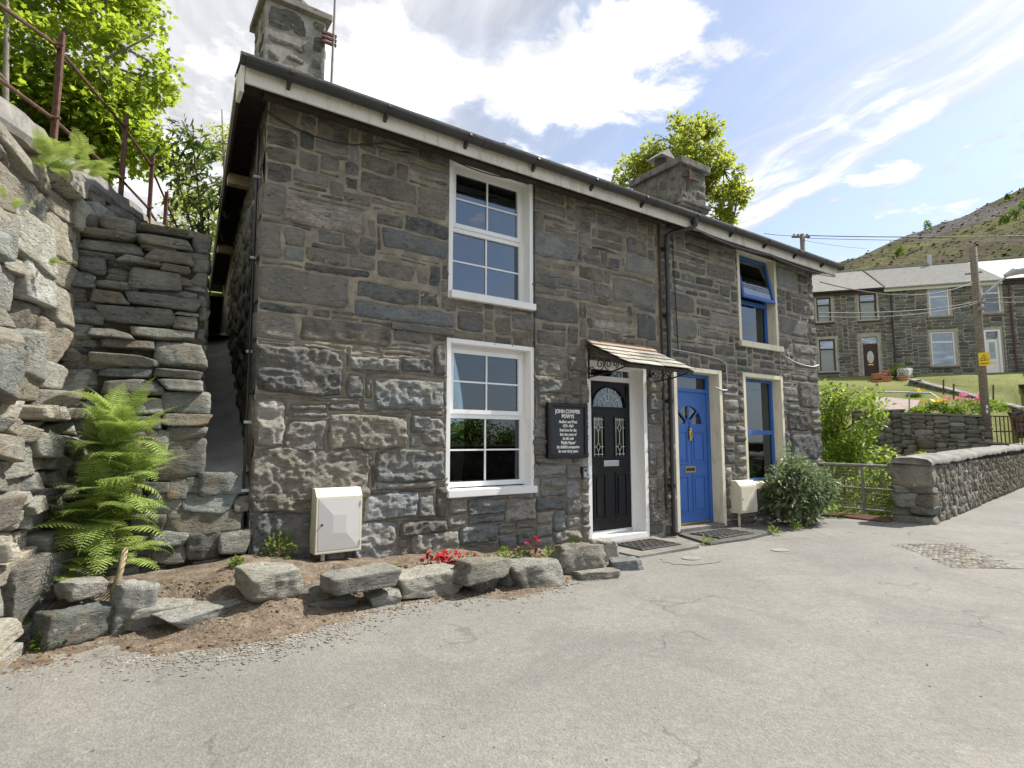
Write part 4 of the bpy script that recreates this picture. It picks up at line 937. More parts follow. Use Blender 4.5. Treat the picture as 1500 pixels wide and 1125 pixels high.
# cobbled patch in the road
cob = tag(mesh_obj('cobbled_patch', [(6.35, -3.05, float(rz_(6.6))+.004), (6.95, -3.5, float(rz_(6.6))+.004), (8.25, -2.55, float(rz_(8))+.004), (7.4, -2.05, float(rz_(7.4))+.004)], [[0, 1, 2, 3]], asphalt), kind='structure')
sm = None; ca = np.array([6.38, -3.05]); cb = np.array([6.93, -3.47]); cc_ = np.array([8.22, -2.55]); cdd = np.array([7.42, -2.08])
nu, nv = 22, 12; k = 0
for i in range(nu):
    for j in range(nv):
        s = (i+.5)/nu; t_ = (j+.5+.5*(i % 2))/(nv+.5); p = (ca*(1-t_)+cb*t_)*(1-s)+(cdd*(1-t_)+cc_*t_)*s
        if sm is None:
            V, Fq = rock_data(.078, .072, .05, 5, 3, 4, .1); sm = mesh_obj('sett', V, Fq, sett_mat, cob); o = sm
        else: o = sm.copy(); link(o, cob)
        o.location = (p[0], p[1], float(rz_(p[0]))-.016+rng.uniform(-.003, .003)); o.rotation_euler.z = R(36)+rng.uniform(-.15, .15); sc_ = rng.uniform(.85, 1.1); o.scale = (sc_, rng.uniform(.8, 1.1), 1)
# ------------------------------------------------------------------ left retaining wall
LD = np.array([math.cos(R(75)), math.sin(R(75)), 0]); LN = np.array([LD[1], -LD[0], 0]); LO = np.array([-1.5, -1., 0])
def lw(s, z, h=0.): return LO+LD*s+np.array([0, 0, z])+LN*(h-.05*z*.6)
rwall = thing('retaining_wall', 'tall dry stone retaining wall with concrete coping beside the cottage', 'wall', tuple(LO))
ltop = lambda s: 3.0+.17*(s+.5)
m = MB(); m.prism([lw(-2.6, -.3, -.12), lw(5.5, -.3, -.12), lw(5.5, ltop(5.5)-.05, -.12), lw(-2.6, ltop(-2.6)-.05, -.12)], -LN*.5); m.build('core', mortar_dark, rwall)
def rubble(parent, placer, rects, seed0, mt, depth=.26, rzv=0., n_=6, jit=.03, pad=.02, rough=.10, rot=.07, cuts=9, inner=.0, strata=.02, zmax=None, power=16.):
    for i, r in enumerate(rects):
        w_, h_ = r[1]-r[0]+pad, r[3]-r[2]+pad; P_ = placer((r[0]+r[1])/2, (r[2]+r[3])/2, inner+rng.uniform(-jit, jit)-depth/2)
        rock('stone', P_, (w_, depth, h_), seed0+i, mt, parent, rzv+rng.uniform(-.08, .08), rng.uniform(-.08, .08), rng.uniform(-rot, rot), n_, cuts, rough, strata, power)
LP = pack(4.55, 1.62, .05, [], rng, (.20, .62), (.07, .19), -2.6, -.18)+pack(4.55, 2.1, .06, [], rng, (.30, .80), (.12, .32), -2.6, 1.44)
LP = [r for r in LP if r[3] < ltop((r[0]+r[1])/2)+.04 and r[1]-r[0] > .1]
rubble(rwall, lw, LP, 4000, stone_wall, .36, R(75), 14, .075, -.004, .05, .13, 4, strata=.02, power=24.)
rubble(rwall, lw, [(a, a+.55, ltop(a)-.55, ltop(a)-.28) for a in np.arange(1.9, 5, .57)]+[(a, a+.6, ltop(a)-.29, ltop(a)-.02) for a in np.arange(1.7, 5, .62)], 4400, stone_slate, .3, R(75), 6, .03)
cp = MB(); S_ = np.linspace(-2.6, 5.5, 60); v = []; 
for s in S_:
    z = ltop(s); j = .03*float(fbm(np.array([[s*3, 0, 0]]), 3, 6)[0])
    for (h, dz) in ((-.02+j, -.07+j), (.0+j, .0), (-.02+j, .12+.5*j), (-.10, .165), (-.42, .16), (-.42, -.05)): v.append(lw(s, z+dz, h))
f = [[i*6+k, (i+1)*6+k, (i+1)*6+(k+1) % 6, i*6+(k+1) % 6] for i in range(len(S_)-1) for k in range(6)]
mesh_obj('coping', v, f, coping_mat, rwall)
# return wall with flat slabs, and the low wall under the alley step
RY = -.02
def ry_(u0, v0, u1, v1):
    a = fx(u0, v0, RY); b = fx(u1, v1, RY); return (a[0], b[0], b[2], a[2])
ret = thing('return_wall', 'dry stone wall of flat slate slabs closing the gap beside the alley', 'wall', (-.75, RY, .2))
zt_ = lambda zx, zy: (120+zx/3.75, 240+zy/3.75)
RT = [(310,370,590,462),(330,338,570,372),(365,462,592,552),(212,500,430,560),(440,556,592,600),(275,560,540,692),(470,600,600,660),(255,700,640,800),(110,768,515,890),(520,803,640,826),(520,830,630,902),(50,905,268,962),(275,897,612,972),(118,962,398,1022),(45,1030,410,1112),(415,978,668,1122),(60,690,250,765)]
RT = [(*zt_(a, b), *zt_(c, d)) for a, b, c, d in RT]
z2 = lambda zx, zy: (zx/1.94, 400+zy/1.94)
RT2 = [(285,272,430,298),(440,270,568,296),(300,300,458,345),(465,298,572,332),(465,336,592,396),(300,350,460,400),(462,400,592,432),(300,405,455,440),(475,436,582,472),(330,445,470,520),(430,478,576,586),(300,525,425,590),(250,590,400,650),(405,590,475,626),(478,588,530,640),(530,585,572,625),(250,655,400,700),(405,632,512,692),(520,632,664,684),(565,574,708,628),(668,640,705,680),(380,690,465,735),(470,688,682,738),(300,705,375,760),(380,742,440,820),(436,742,532,772),(436,775,532,824),(536,742,622,806),(624,740,702,788)]
RT2 = [(*z2(a, b), *z2(c, d)) for a, b, c, d in RT2]
RR = [ry_(*t_) for t_ in RT+RT2]
RP = lambda x, z, h=0.: np.array([x, RY-h, z])
rubble(ret, RP, RR, 5000, stone_slate, .28, 0, 10, .03, .016, .06, .03, 4, .0, power=20.)
RB = pack(1.2, 3.0, .06, [(a-.02, b+.02, c-.02, d+.02) for a, b, c, d in RR]+[(-.40, .3, .9, 4)], rng, (.15, .4), (.07, .14), -1.38, .0)
rubble(ret, lambda x, z, h: np.array([x, RY+.06-h, z]), RB, 5200, stone_slate, .26, 0, 5, .03, .0, .08, .05, 6)
m = MB(); m.box(-1.42, -.42, RY+.09, RY+.7, -.2, 2.75); m.box(-.42, -.06, RY+.09, RY+.5, -.2, .84); m.build('core', mortar_dark, ret)
# side of the alley: stones running back from the return wall
AL0 = np.array([-.40, .10]); AL1 = np.array([.20, 7.8]); ad = (AL1-AL0)/np.linalg.norm(AL1-AL0)
alw = thing('alley_wall', 'dark dry stone wall along the left side of the alley ramp', 'wall', (AL0[0], AL0[1]+.4, 1))
af = lambda s, z, h=0.: np.array([AL0[0]+ad[0]*s+ad[1]*h, AL0[1]+ad[1]*s-ad[0]*h, z])
ap = [r for r in pack(5.6, 2.2, .08, [], rng, (.25, .6), (.10, .22), .2, .85) if r[2] > .9+.41*r[0]-.2]
rubble(alw, af, ap, 5500, stone_slate, .26, math.atan2(ad[1], ad[0]), 5, .02, .01, .08, .05, 6)
m = MB(); m.prism([af(.25, .5, -.1), af(5.6, .5, -.1), af(5.6, 3.0, -.1), af(.25, 2.75, -.1)], (-.3, .02, 0)); m.build('core', mortar_dark, alw)
# alley ramp
m = MB(); RS = np.linspace(0, 7, 30); v = []
for s in RS:
    y = .06+s; xl = np.interp(y, [.06, 7.8], [-.44, .18]); xr = gx_(y)+.03; z = .86+.41*s if s < 5.2 else .86+.41*5.2+.1*(s-5.2)
    for k_ in range(5):
        x = xl+(xr-xl)*k_/4; v.append((x, y, z+.02*float(fbm(np.array([[x*5, y*3, 0]]), 2, 3)[0])+.10*(abs(k_-1.6)/2)**2-.05))
tag(mesh_obj('alley_ramp', v, grid_faces(5, 30), ramp_mat, None, True), kind='structure')
# raised ground behind the walls
def bank_z(x, y): return 2.72+.12*np.clip(y, -4, 8)+.22*np.clip(y-5, 0, 40)+.05*fbm(np.stack([x, y, x*0], 1), 3, 3)
def bank_keep(x, y):
    lx = -1.5+(y+1)*LD[0]/LD[1]
    return (x < lx-.15) | ((y > .4) & (x < np.interp(y, [.1, 7.8, 30], [-.56, .05, .0]))) | ((y > 8.4) & (x < 11))
sheet('bank', np.concatenate([np.linspace(-60, -6, 16), np.linspace(-5, 0, 60), np.linspace(.2, 11, 14)]), np.concatenate([np.linspace(-6, 8, 70), np.linspace(9, 70, 26)]), bank_z, grass, keep=bank_keep)
sheet('path', np.linspace(-.45, 1.2, 20), np.linspace(4.6, 8.6, 30), lambda x, y: 2.93+.10*(y-5.2)+.03*fbm(np.stack([x*5, y*5, x*0], 1), 3, 9), soil, keep=lambda x, y: (x > np.interp(y, [.42, 7.8, 30], [-.45, .1, .1])) & (x < y*GD[0]/GD[1]+.02))
# railing on the coping
rl_ = thing('railing', 'rusty iron railing of posts and two pipes above the retaining wall', 'railing', tuple(lw(.2, ltop(.2)+.15)))
posts = []
wp = lambda u, v: on_plane(u, v, LO-LN*.14, LN)
for (u, v0, v1) in ((84, 168, 38), (181, 256, 163), (221, 299, 224), (243, 330, 280)):
    a = wp(u, v0); b = wp(u+3, v1); a[2] -= .32; 
    posts.append((a, b))
s_last = 0
extra = [(lw(-1.35, ltop(-1.35)+.1, -.1), lw(-1.35, ltop(-1.35)+.62, -.1))]
for a, b in extra+posts:
    d_ = np.array(LD)*.022; e_ = np.array(LN)*.006
    m = MB(); m.prism([a-d_-e_, a+d_-e_, a+d_+e_, a-d_+e_], (0, 0, b[2]-a[2])); m.prism([a-e_*1, a-e_*1-LN*.03, a+d_*.3-LN*.03, a+d_*.3-e_], (0, 0, b[2]-a[2]-.01)); po = m.build('post', rust, rl_)
    for fr_ in (.86, .30):
        c_ = a+(b-a)*fr_; MB().tube([c_+np.array(LN)*.03, c_-np.array(LN)*.045], .011, 6).build('bolt', rust, po)
allp = extra+posts
for fr_, nm in ((.86, 0), (.30, 1)):
    pts = [a+(b-a)*fr_-np.array(LN)*.03 for a, b in allp]
    pts = [pts[0]-(pts[1]-pts[0])*1.2]+pts+[pts[-1]+(pts[-1]-pts[-2])*3]
    MB().tube(pts, .013, 8).build('rail', rust, rl_)
# ------------------------------------------------------------------ kerb rocks round the planting bed
def bz(x, y): return max(float(bed_z(np.array([float(x)]), np.array([float(y)]))[0]), float(rz_(x)))
def kerb_rock(u, v, w_, d_, h_, rzd, label, seed, sink=.06, mt=None, rx=0., ry=0., dy=.0, z=None, n_=16, cuts=7, power=16.):
    zg = -.10
    for _ in range(6):
        P_ = gp(u, v, zg); zg = .5*zg+.5*bz(P_[0], min(P_[1], .1))
    if z is not None: zg += z+.06; P_ = gp(u, v, zg)
    o = rock('rock', (P_[0], P_[1]+d_*.45+dy, zg+h_*.32-sink*.6), (w_, d_, h_*.76), seed, mt or stone_kerb, None, R(rzd), rx, ry, n_, cuts, .10, .03, power)
    return tag(o, label, 'rock', 'rocks edging the planting bed')
kerb_rock(400, 872, .37, .28, .27, 18, 'pale cube shaped boulder at the left end of the planter edge', 901, .02, rx=.08, ry=.05, z=-.05)
kerb_rock(464, 884, .28, .24, .17, -5, 'small wedge rock between the cube boulder and the long slab', 902, .03)
kerb_rock(535, 864, .54, .30, .17, 6, 'long flat slab lying on two lower rocks below the meter box', 903, .0, z=.05)
kerb_rock(490, 889, .34, .14, .09, 8, 'thin slate sliver lying under the long flat slab', 904, .02)
kerb_rock(566, 886, .24, .18, .15, 0, 'small block propping the right end of the long flat slab', 905, .02)
kerb_rock(636, 872, .54, .38, .27, -4, 'large flat topped slab in front of the red flowers', 906, .03)
kerb_rock(716, 846, .44, .26, .20, 4, 'flat slab lying behind the rounded rock right of the red flowers', 907, .02, z=.04)
kerb_rock(712, 862, .28, .24, .21, 10, 'rounded rock right of the slab with red flowers', 908, .03, cuts=5)
kerb_rock(746, 858, .06, .26, .21, 8, 'thin upright slate wedged between two rocks', 909, .03, ry=.25)
kerb_rock(797, 858, .48, .36, .31, -6, 'big humped boulder in the middle of the planter edge', 910, .04)
kerb_rock(862, 838, .46, .36, .36, -20, 'tall angular boulder leaning beside the black door slab', 911, .03, rx=-.1, ry=.12)
kerb_rock(893, 820, .30, .28, .30, -30, 'rough boulder tucked behind the tall angular one by the door', 912, .02, z=-.05)
kerb_rock(884, 848, .40, .22, .12, -12, 'low flat stone in front of the tall angular boulder', 913, .03)
kerb_rock(925, 834, .32, .22, .16, -25, 'grey stone ending the planter edge at the door slab', 914, .03, mt=stone_slab)
# rocks at the foot of the retaining wall
kerb_rock(245, 912, .50, .34, .20, 8, 'long flat stone lying on the soil below the fern', 920, .06, dy=.02)
kerb_rock(300, 905, .46, .30, .16, 20, 'buried slab of pale stone right of the fern stem', 921, .09)
kerb_rock(192, 920, .22, .20, .42, -10, 'upright pale block beside the crooked fern stem', 922, .06, ry=.1)
kerb_rock(106, 942, .36, .24, .30, 25, 'dark angular boulder at the left corner of the road', 923, .04, mt=stone_slate)
kerb_rock(45, 938, .34, .24, .16, 15, 'low mossy stone left of the dark angular boulder', 924, .03, mt=stone_slate)
kerb_rock(118, 872, .22, .18, .14, 30, 'grey stone lying behind the dark angular boulder', 925, .02, z=.0)
kerb_rock(25, 905, .60, .40, .55, 60, 'broad rough boulder at the foot of the retaining wall', 926, .05, dy=.0, z=-.05)
# loose chips and litter on the soil and the road edge
def scatter(name, label, count, fn, size, mt, seed, flat=.35, cat=None):
    rg = np.random.RandomState(seed); V = []; Fq = []; b = 0
    base = np.array([(1, 0, 0), (.2, .9, 0), (-.9, .4, 0), (-.6, -.8, 0), (.5, -.8, 0), (0, 0, 1), (.3, .2, .9)])
    fc = [(0, 1, 5), (1, 2, 5), (2, 3, 5), (3, 4, 5), (4, 0, 5)]
    for k in range(count):
        x, y, z = fn(rg); a = rg.rand()*6.28; s = size*rg.uniform(.35, 1.5)
        p = base[:6]*np.array([s, s*rg.uniform(.4, 1), s*flat])+rg.normal(size=(6, 3))*s*.12
        c, s_ = math.cos(a), math.sin(a); p = p @ np.array([[c, s_, 0], [-s_, c, 0], [0, 0, 1]])+np.array([x, y, z]); V.append(p); Fq += [[i+b for i in t_] for t_ in fc]; b += 6
    return tag(mesh_obj(name, np.concatenate(V), np.array(Fq), mt), label, cat, None, 'stuff')
def on_bed(rg):
    x = rg.uniform(-1.6, 3.6); y = bed_edge(x)+rg.uniform(-.05, .9); y = min(y, -.05); return x, y, max(float(bed_z(np.array([x]), np.array([y]))[0]), float(rz_(x)))
def by_bed(rg):
    x = rg.uniform(-1.4, 2.4); x = x if rg.rand() < .5 else rg.uniform(-1.0, .6); y = bed_edge(x)-abs(rg.normal())*.18+.05; return x, y, float(rz_(x))+.003
def on_road(rg): x = rg.uniform(-1.5, 9); y = rg.uniform(-5, -.9); return x, y, float(rz_(x))+.002
scatter('slate_chips', 'loose slate chips and grit on the bare soil', 2600, on_bed, .012, chip_mat, 31, cat='gravel')
scatter('grit', 'loose grit and small stones along the road edge', 1500, by_bed, .012, chip_mat, 32, cat='gravel')
scatter('leaf_litter', 'brown leaf litter and twigs on the soil', 1700, on_bed, .014, litter, 33, .5, cat='litter')
scatter('road_grit', 'scattered specks of grit on the tarmac', 260, on_road, .008, chip_mat, 34, cat='gravel')
# ------------------------------------------------------------------ foliage helpers
LEAF4 = (np.array([(0, 0, 0), (.32, .45, .07), (0, 1, 0), (-.32, .45, .07)]), [(0, 1, 2, 3)])
LEAFN = (np.array([(0, 0, 0), (.14, .4, .04), (.10, .75, .03), (0, 1, -.06), (-.10, .75, .03), (-.14, .4, .04)]), [(0, 1, 2, 3, 4, 5)])
LEAF5 = (np.array([(0, 0, 0), (.34, .10, .03), (.26, .36, .02), (.52, .62, 0), (.20, .66, .04), (0, 1, -.05), (-.20, .66, .04), (-.52, .62, 0), (-.26, .36, .02), (-.34, .10, .03)]), [(0, 1, 2, 3, 4, 5, 6, 7, 8, 9)])
def leaves(P_, D_, size, kind, rg, droop=.3):
    """P_ points, D_ leaf directions -> vertex / face arrays"""
    v0, f0 = kind; k = len(P_); D_ = D_/np.linalg.norm(D_, axis=1)[:, None]
    up = rg.normal(size=(k, 3))*.45+np.array([0, 0, 1.]); X = np.cross(D_, up); X /= np.linalg.norm(X, axis=1)[:, None]+1e-9; Z = np.cross(X, D_)
    s = size*rg.uniform(.6, 1.25, k)
    V = P_[:, None, :]+s[:, None, None]*(v0[None, :, 0, None]*X[:, None, :]+v0[None, :, 1, None]*D_[:, None, :]+v0[None, :, 2, None]*Z[:, None, :])
    f = np.array(f0); F_ = (np.arange(k)[:, None, None]*len(v0)+f[None]).reshape(-1, f.shape[1])
    return V.reshape(-1, 3), F_
def crown(name, centres, radii, per, size, kind, mt, parent, seed, flatten=.8, outward=.6):
    rg = np.random.RandomState(seed); PP = []; DD = []
    for c, r in zip(centres, radii):
        d = rg.normal(size=(per, 3)); d /= np.linalg.norm(d, axis=1)[:, None]; rr = r*rg.uniform(.15, 1, per)**.6
        p = np.array(c)+d*rr[:, None]*np.array([1, 1, flatten]); PP.append(p); DD.append(d*outward+rg.normal(size=(per, 3))*.5+np.array([0, 0, -.15]))
    V, F_ = leaves(np.concatenate(PP), np.concatenate(DD), size, kind, rg); return mesh_obj(name, V, F_, mt, parent)
def tree(name, label, base, stems, clumps, per, size, kind, leafm, barkm, seed, trunk_r, group=None, crad=(.35, .6), limb_r=.03, cat='tree', flatten=.8):
    """stems: list of polylines (trunk / limbs); clumps: clump centres; each clump is tied to the nearest stem by a twig"""
    t_ = thing(name, label, cat, tuple(base), group); rg = np.random.RandomState(seed)
    m = MB(); nodes = []
    for i, pl_ in enumerate(stems):
        k = len(pl_); r0 = trunk_r if i == 0 else trunk_r*.55
        m.tube(pl_, [r0*(1-.75*j/(k-1)) for j in range(k)], 8)
        for a, b in zip(pl_, pl_[1:]):
            for s in (.3, .65, 1.): nodes.append(np.array(a)*(1-s)+np.array(b)*s)
    nodes = np.array(nodes)
    m.build('trunk', barkm, t_, True)
    tw = MB()
    for c in clumps:
        j = np.argmin(((nodes-np.array(c))**2).sum(1)); a = nodes[j]; mid = (a+np.array(c))/2+rg.normal(size=3)*.08; tw.tube([a, mid, c], [limb_r, limb_r*.6, limb_r*.2], 5, False)
    tw.build('branch', barkm, t_)
    crown('crown', clumps, [rg.uniform(*crad) for _ in clumps], per, size, kind, leafm, t_, seed+1, flatten)
    return t_
def ell(c, r, n_, seed, shell=.45):
    rg = np.random.RandomState(seed); d = rg.normal(size=(n_, 3)); d /= np.linalg.norm(d, axis=1)[:, None]
    return np.array(c)+d*(rg.uniform(shell, 1, n_)**.7)[:, None]*np.array(r)
# ------------------------------------------------------------------ big trees above the retaining wall
b1 = at(15, 330, 9.5); b1[2] = 3.3
tp = at(45, 60, 9.5); tp2 = at(120, 60, 9.8)
tree('sycamore_tree', 'tall lime green tree with grey trunk behind the rusty railing', b1,
     [[b1, at(32, 150, 9.5), at(52, 20, 9.5), at(75, -120, 9.6)], [at(40, 90, 9.5), at(130, 20, 9.8), at(210, -30, 10)], [at(30, 170, 9.5), at(110, 110, 9.6), at(225, 50, 9.4)], [at(30, 190, 9.5), at(-60, 60, 9.7)]],
     np.concatenate([ell(at(90, 70, 10.0), (1.65, 1.6, 2.3), 95, 41), ell(at(150, 180, 10.2), (.95, .8, .75), 34, 42), ell(at(60, -140, 10.0), (1.9, 1.6, 1.6), 40, 43), ell(at(30, 150, 10.6), (1.0, .8, .9), 22, 44)]),
     150, .115, LEAF5, leaf_lime, bark_grey, 45, .10, 'trees above the retaining wall', (.30, .55))
b2 = at(5, 330, 8.3); b2[2] = 3.2
tree('sycamore_tree', 'slim grey stemmed tree at the left edge behind the railing', b2, [[b2, at(8, 180, 8.3), at(10, -20, 8.4), at(12, -200, 8.5)], [at(9, 120, 8.3), at(-60, 40, 8.2)]],
     np.concatenate([ell(at(-90, 60, 8.3), (1.1, 1.0, 1.3), 34, 51), ell(at(10, -140, 8.6), (1.0, .9, 1.0), 24, 52)]), 120, .11, LEAF5, leaf_lime, bark_grey, 53, .055, 'trees above the retaining wall', (.28, .5))
b3 = at(330, 420, 17); b3[2] = 4.5
tree('birch_tree', 'pale airy tree seen through the gap beside the cottage eaves', b3, [[b3, at(332, 330, 17), at(328, 230, 17), at(325, 160, 17)]], np.concatenate([ell(at(320, 290, 17), (1.3, 1.3, 2.3), 60, 55), ell(at(280, 330, 17.5), (.9, .9, 1.2), 22, 56)]), 80, .11, LEAF4, leaf_oak, bark_grey, 57, .07, None, (.3, .55), .02)
# tree behind the far chimney
b4 = np.array([17.4, 8.5, .8]); c4 = at(995, 250, 23)
tree('oak_tree', 'fresh green tree rising behind the far chimney', b4, [[b4, (c4+b4)/2, at(1000, 300, 23), at(1005, 190, 23)], [at(1000, 330, 23), at(1060, 250, 23)], [at(1000, 330, 23), at(930, 260, 23)], [at(1000, 340, 23), at(1075, 320, 23)]],
     np.concatenate([ell(at(1000, 245, 23), (2.0, 1.6, 1.75), 75, 61, .2), ell(at(930, 255, 23), (1.1, .9, .7), 18, 62), ell(at(1062, 270, 23), (.8, .8, 1.7), 26, 63), ell(at(1030, 185, 23), (.45, .5, .5), 7, 64)]), 85, .19, LEAF4, leaf_oak, bark_brown, 65, .16, None, (.28, .5), .03)
# shrub growing at the top of the alley
b5 = at(291, 432, 8.2); st = [[b5, at(300, 380, 8.2), at(293, 300, 8.1), at(283, 215, 8.0)], [at(300, 385, 8.2), at(280, 330, 8.), at(262, 270, 7.8), at(252, 215, 7.7)], [at(299, 370, 8.2), at(296, 310, 8.1), at(310, 300, 7.9), at(345, 292, 7.6)]]
tree('buddleia_shrub', 'straggly dark leaved shrub growing at the top of the alley', b5, st, np.concatenate([[at(u, v, d) for u, v, d in ((283, 200, 8), (262, 240, 7.8), (275, 255, 8), (300, 250, 8.1), (262, 285, 7.9), (292, 290, 8.1), (280, 310, 8), (310, 300, 7.9), (330, 290, 7.7), (345, 294, 7.6), (250, 210, 7.7), (268, 190, 7.8), (300, 215, 8.), (272, 330, 8.), (298, 330, 8.1), (305, 275, 8.), (255, 258, 7.8), (285, 230, 8.))]]), 34, .15, LEAFN, leaf_dark, bark_brown, 66, .035, None, (.14, .27), .009, 'shrub')
# ------------------------------------------------------------------ fern
def frond_mesh(L, seed, droop):
    rg = np.random.RandomState(seed); V = []; Fq = []; n_ = 20; pts = []; d = np.array([0., .55, 1.]); d /= np.linalg.norm(d); p = np.zeros(3)
    for i in range(n_+1):
        pts.append(p.copy()); a = droop*(i/n_)**1.3*.11; c, s = math.cos(-a), math.sin(-a)
        d = np.array([d[0]+rg.normal()*.01, d[1]*c-d[2]*s, d[1]*s+d[2]*c]); p = p+d*L/n_
    pts = np.array(pts)
    for i in range(3, n_):
        s = i/n_; wl = L*.26*math.sin(math.pi*min(1, (s*.93+.10))**.75)*(1 if s < .95 else .6)
        t_ = pts[min(i+1, n_)]-pts[i-1]; t_ /= np.linalg.norm(t_); x = np.array([1., 0, 0]); nn = np.cross(x, t_); wl *= rg.uniform(.8, 1.12)
        for sg in (-1, 1):
            dv = x*sg*.93+t_*.42-nn*.06*(-1)+np.array([0, 0, -.18]); dv /= np.linalg.norm(dv); side = np.cross(dv, nn); side /= np.linalg.norm(side)
            w0 = .085*wl; b = len(V); V += [pts[i]-side*w0*.5, pts[i]+dv*wl*.35-side*w0, pts[i]+dv*wl+np.array([0, 0, -.12*wl]), pts[i]+dv*wl*.35+side*w0, pts[i]+side*w0*.5]; Fq.append((b, b+1, b+2, b+3, b+4))
            k = 7
            for j in range(k):
                a0 = pts[i]+dv*wl*j/k; a1 = pts[i]+dv*wl*(j+.92)/k; tl = .15*wl*(1-.6*j/k)*rg.uniform(.75, 1.2)
                for s2 in (-1, 1):
                    b = len(V); tip = (a0+a1)/2+side*s2*tl+dv*tl*.45+np.array([0, 0, -.1*tl]); V += [a0, a1, tip]; Fq.append((b, b+1, b+2))
    m = MB(); m.tube([tuple(q) for q in pts], [L*.008*(1-.8*i/n_) for i in range(n_+1)], 4)
    b = len(V); V = np.array(V+[np.array(q) for q in m.v]); Fall = [list(f) for f in Fq]+[[i+b for i in f] for f in m.f]
    me = bpy.data.meshes.new('frond'); me.from_pydata([tuple(q) for q in V], [], Fall); me.update(); me.materials.append(leaf_fern); return me
fronds = [frond_mesh(1., 70+i, dr) for i, dr in enumerate((.6, 1.0, 1.5, 2.0))]
def fern(label, P_, nfr, L, tilt, seed, spread=1., az=None, group='ferns by the retaining wall', squash=1., hang=0):
    t_ = thing('fern', label, 'fern', tuple(P_), group); rg = random.Random(seed)
    for k in range(nfr):
        o = bpy.data.objects.new('frond', fronds[rg.randrange(4)]); col.objects.link(o); o.parent = t_
        a = 2*math.pi*k/nfr+rg.uniform(-.3, .3) if az is None else rg.uniform(*az)
        o.location = (rg.uniform(-.05, .05)*spread, rg.uniform(-.05, .05)*spread, rg.uniform(-.05, .03)); s = L*rg.uniform(.7, 1.12); o.scale = (s, s, s)
        o.rotation_euler = (rg.uniform(*tilt), rg.uniform(-.15, .15), a)
    return t_
# main clump on a bare stem in front of the walls
fb = gp(158, 918, -.08)
crownp = at(178, 700, 4.62)
ft = fern('large bright green fern in front of the retaining wall', fb, 1, .01, (0, 0), 80)
m = MB(); m.tube([(0, 0, 0), (.03, -.01, .12), (.02, -.02, .24), (.05, -.01, .36), (.07, .0, .52)], [.026, .024, .022, .02, .02], 8); so_ = m.build('stem', stem_pale, None, True); so_.parent = ft
rg = random.Random(82)
for (u, v, dep, nfr, L, tl) in ((160, 815, 4.15, 14, .42, (-1.2, -.3)), (140, 770, 4.12, 16, .46, (-1.2, -.2)), (170, 745, 4.15, 18, .46, (-1.1, -.1)), (150, 715, 4.17, 18, .46, (-1.1, .0)), (180, 690, 4.18, 18, .46, (-1., .0)), (155, 660, 4.2, 17, .44, (-1., .1)), (185, 640, 4.2, 15, .42, (-.9, .1)), (170, 615, 4.2, 12, .38, (-.7, .2)), (110, 770, 4.05, 14, .44, (-1.2, -.3)), (100, 810, 4.0, 14, .42, (-1.3, -.4)), (70, 820, 3.95, 9, .40, (-1.4, -.7)), (95, 835, 3.95, 7, .42, (-1.4, -.8))):
    P_ = Vector(at(u, v, dep))-Vector(fb)
    for k in range(nfr):
        o = bpy.data.objects.new('frond', fronds[rg.randrange(4)]); col.objects.link(o); o.parent = ft; o.location = P_+Vector((rg.uniform(-.06, .06), rg.uniform(-.06, .06), rg.uniform(-.06, .06)))
        s = L*rg.uniform(.7, 1.15); o.scale = (s, s, s); o.rotation_euler = (rg.uniform(*tl), rg.uniform(-.2, .2), 2*math.pi*k/nfr+rg.uniform(-.35, .35))
for k, (u, v, nfr, L) in enumerate(((68, 238, 16, .20), (105, 236, 18, .22), (125, 248, 12, .16))):
    P_ = on_plane(u, v, LO+LN*.05, LN); fern(['left tuft of small wall ferns', 'biggest tuft of small wall ferns', 'right tuft of small wall ferns'][k]+' growing high in the retaining wall', P_, nfr, L*1.1, (-1.1, .1), 90+k, 2.2, (-3.6, -.2), 'small ferns in the wall joints')
for k, (u, v) in enumerate(((88, 388), (22, 300))):
    P_ = on_plane(u, v, LO+LN*.08, LN); fern(['tiny fern sprig in a joint halfway up the retaining wall', 'tiny fern sprig beside the red stems in the retaining wall'][k], P_, 6, .12, (-1.1, .1), 95+k, 1., (-3.6, -.2), 'small ferns in the wall joints')
# ------------------------------------------------------------------ small plants
def tuft(name, label, P_, r, h, count, size, kind, mt, seed, cat='plant', group=None, flowers=None, fm=None, fsize=.03, stems=True):
    t_ = thing(name, label, cat, tuple(P_), group); rg = np.random.RandomState(seed)
    d = rg.normal(size=(count, 3)); d /= np.linalg.norm(d, axis=1)[:, None]; d[:, 2] = np.abs(d[:, 2])
    p = np.array(P_)+d*np.array([r, r*.8, h])*(rg.uniform(.2, 1, count)**.6)[:, None]
    V, F_ = leaves(p, d+rg.normal(size=(count, 3))*.4, size, kind, rg); mesh_obj('foliage', V, F_, mt, t_)
    m = MB()
    for k in range(7):
        a = p[rg.randint(count)]; m.tube([P_, (np.array(P_)+a)/2+rg.normal(size=3)*.01, a], .003, 4, False)
    m.build('stem', stem_pale, t_)
    if flowers:
        for k in range(flowers):
            q_ = np.array(P_)+np.array([rg.uniform(-r, r), rg.uniform(-r*.7, r*.7), h*rg.uniform(.75, 1.15)])
            dd = rg.normal(size=(7, 3)); dd[:, 2] = np.abs(dd[:, 2])+.2; V, F_ = leaves(np.repeat(q_[None], 7, 0), dd, fsize, LEAF4, rg); mesh_obj('flower', V, F_, fm, t_)
    return t_
def bz(x, y): return max(float(bed_z(np.array([float(x)]), np.array([float(y)]))[0]), float(rz_(x)))
def bed_at(u, v, zg=.08):
    p = gp(u, v, zg); p[1] = min(p[1], -.12); p[2] = bz(p[0], p[1]); return p
